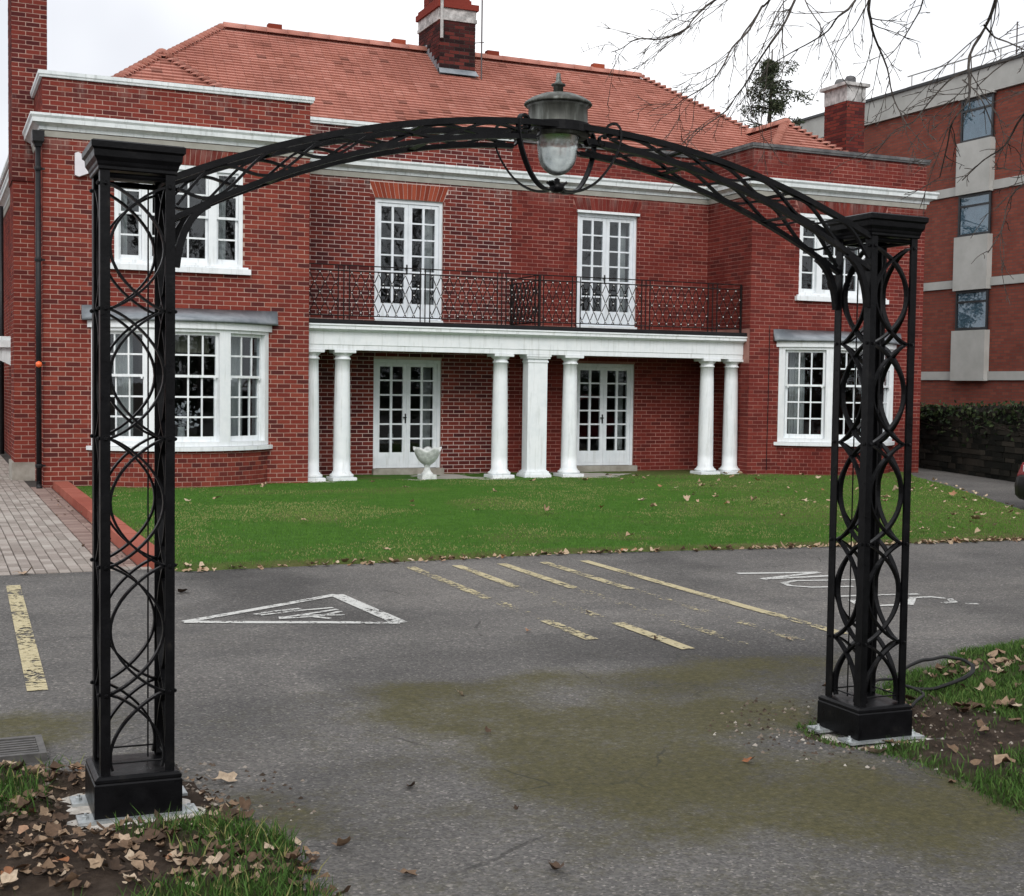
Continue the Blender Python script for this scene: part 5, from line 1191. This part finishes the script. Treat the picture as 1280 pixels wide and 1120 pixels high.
for z0, z1 in ((7.50, 7.76), (4.76, 5.0), (2.04, 2.29)):
    for a, b_ in zip(ycuts[::2], ycuts[1::2]): mb = MB(); mb.box(MX-.05, MX-.001, a+.004, b_-.004, z0, z1); part('band', mb, 'render_grey', blk)
rl = MB()
mb = MB(); mb.tube([(MX+.4, 20, 11.62), (MX+.4, 34, 11.62)], .022, 6); rr_ = part('roof_rail', mb, 'pipe_grey', blk)
mb = MB(); mb.tube([(MX+.4, 20, 11.28), (MX+.4, 34, 11.28)], .018, 6); part('roof_rail', mb, 'pipe_grey', blk)
for yy in np.arange(20.5, 34.2, 1.9): mb = MB(); mb.tube([(MX+.4, yy, 11.05), (MX+.4, yy, 11.63)], .02, 6); part('rail_post', mb, 'pipe_grey', blk)
mb = MB(); mb.tube([(MX+.6, 29.6, 11.1), (MX+.6, 29.6, 12.3)], .02, 6); mb.tube([(MX+.6, 29.2, 12.1), (MX+.6, 30.0, 12.1)], .012, 5); mb.tube([(MX+.6, 29.3, 11.9), (MX+.6, 29.9, 11.9)], .012, 5); part('aerial', mb, 'aerial_metal', blk)

# ================================================================== left background: neighbour, shrub, gate
nb = thing('neighbour_house', (-3, 46, 0), 'dark red brick house glimpsed beyond the side path', 'house')
mb = MB(); mb.box(-9, 1.4, 44, 52, -.2, 6.0); part('wall', mb, 'modern_brick', nb)
mb = MB(); mb.add([(-9.3, 43.7, 6), (1.7, 43.7, 6), (1.7, 52.3, 6), (-9.3, 52.3, 6), (-9.3, 48, 8.6), (1.7, 48, 8.6)], [(0, 1, 5, 4), (2, 3, 4, 5), (1, 2, 5), (3, 0, 4)]); part('roof', mb, 'slate_far', nb)
for x in (-6, -2.5):
    mb = MB(); mb.box(x, x+1.4, 43.93, 43.99, 3.6, 5.0); wo = part('window', mb, 'white_paint', nb); m2 = MB(); m2.box(x+.1, x+1.3, 43.91, 43.925, 3.7, 4.9); part('pane', m2, 'glass_modern', wo)
gt = thing('iron_gate', (.4, 33, 0), 'black iron side gate at the end of the paved path', 'gate')
for x in (-1.15, 1.5): mb = MB(); mb.box(x-.06, x+.06, 32.94, 33.06, -.05, 1.75); part('gate_post', mb, 'cast_iron', gt)
for z in (.15, .85, 1.5): mb = MB(); mb.box(-1.08, 1.43, 32.98, 33.02, z-.025, z+.025); part('rail', mb, 'cast_iron', gt)
for i in range(22): mb = MB(); x = -1.02+i*.114; mb.box(x-.01, x+.01, 32.995, 33.005, .1, 1.62); part('bar', mb, 'cast_iron', gt)
sh = thing('yellow_shrub', (.4, 36.5, 0), 'yellow leaved autumn shrub behind the iron gate', 'shrub')
pts = rng.normal(size=(2600, 3)); pts /= np.linalg.norm(pts, axis=1)[:, None]; pts *= (rng.uniform(.25, 1, 2600)**.5)[:, None]; pts = pts*np.array([1.2, 1.0, .95])+np.array([.3, 36.5, 1.35]); V, F, T = leafcloud(pts, .04, .09)
tag(link('leaves', npmesh('leaves', V, F, {'tint': ('FACE', T)}), 'yellow_leaves', sh), kind='stuff')
mb = MB()
for i in range(7): a = i*.9; mb.tube([(.3, 36.5, -.05), (.3+.3*math.cos(a), 36.5+.3*math.sin(a), .7), (.3+.7*math.cos(a), 36.5+.6*math.sin(a), 1.6)], [.03, .02, .008], 5)
tag(part('stems', mb, 'needle_wood', sh), kind='stuff')

# ================================================================== trees
def grow(mb, P, r0, r1, lvl, rs, droop, dens, spread=.6):
    """P polyline with radius taper; add twigs recursively"""
    P = [np.array(q, float) for q in P]; m = len(P); rad = [r0+(r1-r0)*i/(m-1) for i in range(m)]
    mb.tube(P, rad, 6 if r0 > .03 else (4 if r0 > .008 else 3), False)
    if lvl == 0: return
    seg = [np.linalg.norm(P[i+1]-P[i]) for i in range(m-1)]; L = sum(seg); n = max(1, int(L*dens))
    for k_ in range(n):
        t = (.12+.88*(k_+rs.random())/n)*L; i = 0; acc = 0
        while i < m-2 and acc+seg[i] < t: acc += seg[i]; i += 1
        f = (t-acc)/max(seg[i], 1e-6); f = min(f, 1); q = P[i]+(P[i+1]-P[i])*f; d = (P[i+1]-P[i])/max(seg[i], 1e-6)
        rv_ = np.array([rs.gauss(0, 1) for _ in range(3)]); rv_ -= d*(rv_@d); rv_ /= np.linalg.norm(rv_)+1e-9
        dd = d*math.cos(spread)+rv_*math.sin(spread)*rs.uniform(.7, 1.3); l = L*rs.uniform(.16, .46)*(1-.35*t/L); rr = (r0+(r1-r0)*t/L)*.52; pts = [q]; 
        for s_ in range(5):
            dd = dd + np.array([rs.gauss(0, .11), rs.gauss(0, .11), rs.gauss(0, .09)-droop]); dd /= np.linalg.norm(dd); pts.append(pts[-1]+dd*l/5)
        grow(mb, pts, max(rr, .0026), max(rr*.25, .0017), lvl-1, rs, droop, dens*1.25, spread)
rs = random.Random(3)
tree = thing('bare_tree', (10.6, 5.2, 0), 'bare winter tree whose drooping twigs hang over the drive', 'tree')
TB = np.array([10.6, 5.2, -.1])
mb = MB(); mb.tube([TB, TB+[0, 0, .25], TB+[-.05, .05, 1.6], TB+[-.1, .15, 3.4], TB+[-.1, .2, 5.0]], [.42, .34, .28, .25, .21], 12); part('trunk', mb, 'bark', tree, True)
BRN = [ # pixel polyline in the photograph, distance, radius
 ([(1010, -60), (961, 0), (950, 8), (933, 37), (915, 59), (902, 81), (886, 102), (856, 125), (843, 133)], 9.5, .016),
 ([(985, -45), (900, 0), (867, 23), (854, 36), (826, 45), (799, 47), (773, 59), (764, 67)], 10.0, .014),
 ([(1030, -70), (993, 0), (979, 32), (963, 57), (950, 79), (933, 105), (922, 121), (904, 136), (882, 157), (856, 177)], 9.2, .016),
 ([(1100, -70), (1070, 0), (1050, 20), (1035, 40), (1013, 52), (990, 63), (960, 85)], 9.0, .013),
 ([(1110, -60), (1087, 0), (1087, 24), (1090, 46), (1104, 85), (1118, 118), (1133, 144), (1142, 160)], 8.6, .016),
 ([(1160, -60), (1153, 2), (1140, 26), (1122, 57), (1107, 72)], 8.8, .009),
 ([(1262, -70), (1243, 0), (1230, 31), (1212, 72), (1203, 114), (1202, 131), (1190, 153), (1181, 186), (1178, 219)], 8.0, .016),
 ([(1230, 31), (1240, 44), (1262, 55), (1300, 72), (1340, 60)], 8.0, .010),
 ([(1210, 87), (1184, 101), (1162, 127), (1140, 151), (1118, 168), (1094, 190)], 8.0, .010),
 ([(1203, 100), (1216, 112), (1230, 130), (1243, 165)], 8.0, .008),
 ([(1400, 40), (1330, 100), (1280, 140), (1258, 184), (1230, 201), (1203, 221)], 7.6, .013),
 ([(1420, 90), (1340, 190), (1285, 215), (1262, 250), (1250, 285), (1240, 320)], 7.6, .010),
 ([(1390, 20), (1310, 50), (1255, 80), (1222, 108)], 7.8, .010),
 ([(1080, -80), (1010, -20), (975, 0), (960, 40), (948, 70)], 9.4, .009)]
J = [TB+np.array([-.1, .1, 3.2]), TB+np.array([-.1, .17, 4.2]), TB+np.array([-.1, .2, 4.9])]
tw = MB(); lb = MB()
for i, (pxs, dist_, r0) in enumerate(BRN):
    pts = [at(x, y, dist_+.25*math.sin(j*.9+i)) for j, (x, y) in enumerate(pxs)]
    r0 *= .68
    pts = [pts[0]] + [pts[k_]+np.array([rs.gauss(0, .012) for _ in range(3)]) for k_ in range(1, len(pts))]
    C3 = np.array(pts); sm = []
    for k_ in range(len(C3)-1):
        p0, p1, p2, p3 = C3[max(k_-1, 0)], C3[k_], C3[k_+1], C3[min(k_+2, len(C3)-1)]
        for q in range(3): t = q/3; sm.append(.5*((2*p1)+(-p0+p2)*t+(2*p0-5*p1+4*p2-p3)*t*t+(-p0+3*p1-3*p2+p3)*t**3))
    sm.append(C3[-1]); pts = sm
    grow(tw, pts, r0, .003, 3, rs, .03, 7.5, .5)
    if i in (7, 8, 9): continue
    j = J[i % 3]; P0 = np.array(pts[0]); mid = (j+P0)/2+np.array([0, 0, .55]); lp = []
    for q in range(8): t = q/7; lp.append(j*(1-t)**2+2*mid*t*(1-t)+P0*t*t)
    lb.tube(lp, [.09*(1-q/7)+r0*(q/7) for q in range(8)], 8, False)
    # the canopy carries on above the frame
    up = [lp[3], lp[3]+np.array([rs.uniform(-.8, .2), rs.uniform(-.4, .6), 1.3]), lp[3]+np.array([rs.uniform(-1.6, .4), rs.uniform(-.8, 1.0), 2.8])]
    grow(tw, up, .035, .006, 2, rs, .01, 3.0)
part('limbs', lb, 'bark', tree, True); tag(part('twigs', tw, 'bark', tree), kind='stuff')

# trees and hedge behind the photographer (mirrored in the panes)
def plain_tree(x, y, h, seed, label):
    r2 = random.Random(seed); t = thing('bare_tree', (x, y, 0), label, 'tree'); mb = MB(); B0 = np.array([x, y, -.1]); top = B0+np.array([r2.uniform(-.4, .4), r2.uniform(-.4, .4), h*.75])
    mb.tube([B0, B0+[0, 0, .3], B0*.6+top*.4, top], [.42, .33, .25, .10], 10); part('trunk', mb, 'bark', t, True); tw = MB()
    for i in range(16):
        f = .28+.7*i/16; q = B0+(top-B0)*f; a = i*2.4+r2.uniform(-.3, .3); l = h*(.48-.25*f); el = .5+.5*f; d = np.array([math.cos(a)*math.cos(el), math.sin(a)*math.cos(el), math.sin(el)]); pts = [q, q+d*l*.4+[0, 0, .1], q+d*l*.75+[0, 0, .35], q+d*l+[0, 0, .8]]; grow(tw, pts, .10*(1-.5*f), .014, 2, r2, -.02, 2.4)
    tag(part('branches', tw, 'bark', t), kind='stuff')
for i, (x, y, h, lab) in enumerate(((7.5, -7, 13, 'bare tree behind the viewpoint, next to the drive entrance'), (13, -13, 15, 'tall bare tree behind the viewpoint, in front of the hedge'), (19, -8, 14, 'bare tree behind the viewpoint, between two taller ones'), (26, -12, 15, 'bare tree across the road facing the portico'), (33, -5, 13, 'bare tree across the road facing the far wing'), (41, -10, 14, 'bare tree at the far end of the hedge'), (-4, -12, 13, 'bare tree across the road beyond the drive entrance'))): plain_tree(x, y, h, 20+i, lab)
hd = thing('hedge', (18, -17, 0), 'dark evergreen hedge across the road facing the house', 'hedge')
n = 14000; P = np.stack([rng.uniform(-20, 56, n), rng.uniform(-18.6, -16.6, n), rng.uniform(0, 1, n)], 1); P[:, 2] = P[:, 2]*(3.0+1.4*fbm(P[:, 0], P[:, 0]*0, .3, 120)); V, F, T = leafcloud(P, .16, .34); tag(link('leaves', npmesh('leaves', V, F, {'tint': ('FACE', T)}), 'hedge_leaves', hd), kind='stuff')

# conifer behind the roof
con = thing('conifer_tree', (24.6, 36, 0), 'ragged dark evergreen rising behind the house roof', 'tree'); r2 = random.Random(11)
mb = MB(); mb.tube([(24.55, 36, -.1), (24.55, 36, 6), (24.6, 36, 10), (24.65, 36, 12.5)], [.3, .2, .07, .02], 8); part('trunk', mb, 'needle_wood', con, True)
bmb = MB(); pts = []
for i in range(70):
    if r2.random() < .2: continue
    z = 3.5+8.7*(i/70)**.9; a = i*2.399+r2.uniform(-.4, .4); top_t = (z-3.5)/9.0; l = (2.7*(1-top_t)**.72+.30)*r2.uniform(.45, 1.2); q = np.array([24.6, 36, z]); d = np.array([math.cos(a), math.sin(a), .45-.65*(1-top_t)]); br = [q, q+d*l*.5, q+d*l+np.array([0, 0, -.22*l])]; bmb.tube(br, [.03, .018, .006], 4, False)
    for c_ in range(int(7+6*l)):
        f = r2.uniform(.12, 1.03); cc_ = br[0]*(1-f)+br[2]*f+np.array([r2.gauss(0, .08), r2.gauss(0, .08), 0]); hl = r2.uniform(.3, .85)*(.55+.6*(1-top_t))
        for k_ in range(26):
            g = r2.random(); pts.append(cc_+np.array([r2.gauss(0, .05+.05*g), r2.gauss(0, .05+.05*g), .08-hl*g]))
pts = np.array(pts); n = len(pts); a = rng.normal(size=(n, 3))*np.array([1, 1, .5])+np.array([0, 0, -.6]); a /= np.linalg.norm(a, axis=1)[:, None]; b_ = np.cross(a, rng.normal(size=(n, 3))); b_ /= np.linalg.norm(b_, axis=1)[:, None]; s_ = rng.uniform(.05, .13, n)[:, None]
V = np.concatenate([pts-b_*s_*.28, pts+a*s_*.4+b_*s_*.1, pts+a*s_*1.5, pts-a*s_*.2-b_*s_*.5]); i = np.arange(n); F = np.stack([i, i+n, i+2*n, i+3*n], 1)
part('branches', bmb, 'needle_wood', con); tag(link('crown', npmesh('crown', V, F, {'tint': ('FACE', rng.uniform(0, 1, n))}), 'conifer', con), kind='stuff')

# ================================================================== parked car at the frame edge
def car(x, y, rz):
    c = thing('parked_car', (x, y, 0), 'dark red hatchback parked beyond the corner of the lawn', 'car', rot=(0, 0, rz))
    Lc, Wc = 3.9, 1.68; side = [(0, .32), (.02, .50), (.10, .66), (.95, .86), (1.75, 1.38), (2.2, 1.45), (3.2, 1.42), (3.72, .98), (3.85, .86), (3.9, .45), (3.85, .28), (.1, .22)]
    mb = MB(); secs = [(-Wc/2+.06, .94), (-Wc/2, .985), (0, 1.0), (Wc/2, .985), (Wc/2-.06, .94)]
    secs = [(-1, .0), (-.93, .5), (0, 1), (.93, .5), (1, 0)]; vs_ = []; ws = [-Wc/2, -Wc/2+.10, 0, Wc/2-.10, Wc/2]; n = len(side)
    for q, wv in enumerate(ws):
        for (sx, sz) in side:
            ed_ = abs(wv) > Wc/2-.01; inset = .10 if ed_ else (.02 if abs(wv) > .1 else 0); tx = (sx-Lc/2)*(1-inset/Lc*2)+Lc/2; tz = sz if sz < .9 else sz-(.06 if ed_ else 0); yy = wv*(1 if sz < .9 else .84); vs_.append((tx, yy, tz))
    fs = [(q*n+i, q*n+(i+1) % n, (q+1)*n+(i+1) % n, (q+1)*n+i) for q in range(4) for i in range(n)] + [tuple(range(n)), tuple(4*n+i for i in range(n))[::-1]]
    mb.add(vs_, fs); part('body', mb, 'car_red', c, True, local=True)
    mb = MB(); pl = [(.30, .82), (.10, .80), (-.02, .72), (-.08, .55), (-.11, .25), (-.11, -.25), (-.08, -.55), (-.02, -.72), (.10, -.80), (.30, -.82)]; vs_ = []
    for zz, ins in ((.14, .06), (.20, .01), (.34, 0.), (.46, .02), (.50, .07)):
        for px_, py_ in pl: vs_.append((px_+ins, py_*(1-ins*.8), zz))
    m_ = len(pl); mb.add(vs_, [(q*m_+i, q*m_+(i+1), (q+1)*m_+(i+1), (q+1)*m_+i) for q in range(4) for i in range(m_-1)]+[tuple(range(m_)), tuple(4*m_+i for i in range(m_))]); part('bumper', mb, 'car_black', c, True, local=True); mb = MB(); mb.box(3.74, 3.94, -Wc/2+.06, Wc/2-.06, .26, .52); part('bumper', mb, 'car_black', c, local=True)
    for s_ in (-1, 1):
        mb = MB(); mb.add([(1.15, s_*.735, .92), (1.78, s_*.712, 1.31), (3.1, s_*.712, 1.33), (3.5, s_*.735, .95), (1.15, s_*.70, .92), (1.78, s_*.68, 1.31), (3.1, s_*.68, 1.33), (3.5, s_*.70, .95)], [(0, 1, 2, 3), (4, 7, 6, 5)]); part('side_window', mb, 'car_glass', c, local=True)
        for xx in (.72, 3.12):
            mb = MB(); n = 20; vs_ = []
            for yy, rr in ((.0, .29), (.03, .305), (.17, .305), (.2, .29)):
                for k_ in range(n): a = 2*math.pi*k_/n; vs_.append((xx+rr*math.cos(a), s_*(Wc/2-.19+yy), .305+rr*math.sin(a)))
            fs = [(q*n+k_, q*n+(k_+1) % n, (q+1)*n+(k_+1) % n, (q+1)*n+k_) for q in range(3) for k_ in range(n)]+[tuple(range(n)), tuple(3*n+k_ for k_ in range(n))]; mb.add(vs_, fs); wh = part('wheel', mb, 'rubber', c, True, local=True)
            mb = MB(); vs_ = [(xx+.19*math.cos(2*math.pi*k_/n), s_*(Wc/2+.014), .305+.19*math.sin(2*math.pi*k_/n)) for k_ in range(n)]; mb.add(vs_, [tuple(range(n))]); part('rim', mb, 'galvanised', wh, local=True)
        mb = MB(); mb.box(.06, .22, s_*.52-.12, s_*.52+.12, .54, .64); part('headlight', mb, 'plastic_white', c, local=True)
    mb = MB(); mb.add([(.98, -.66, .89), (.98, .66, .89), (1.72, .58, 1.375), (1.72, -.58, 1.375)], [(0, 1, 2, 3)]); part('windscreen', mb, 'car_glass', c, local=True)
car(14.50, 14.15, R(-8))
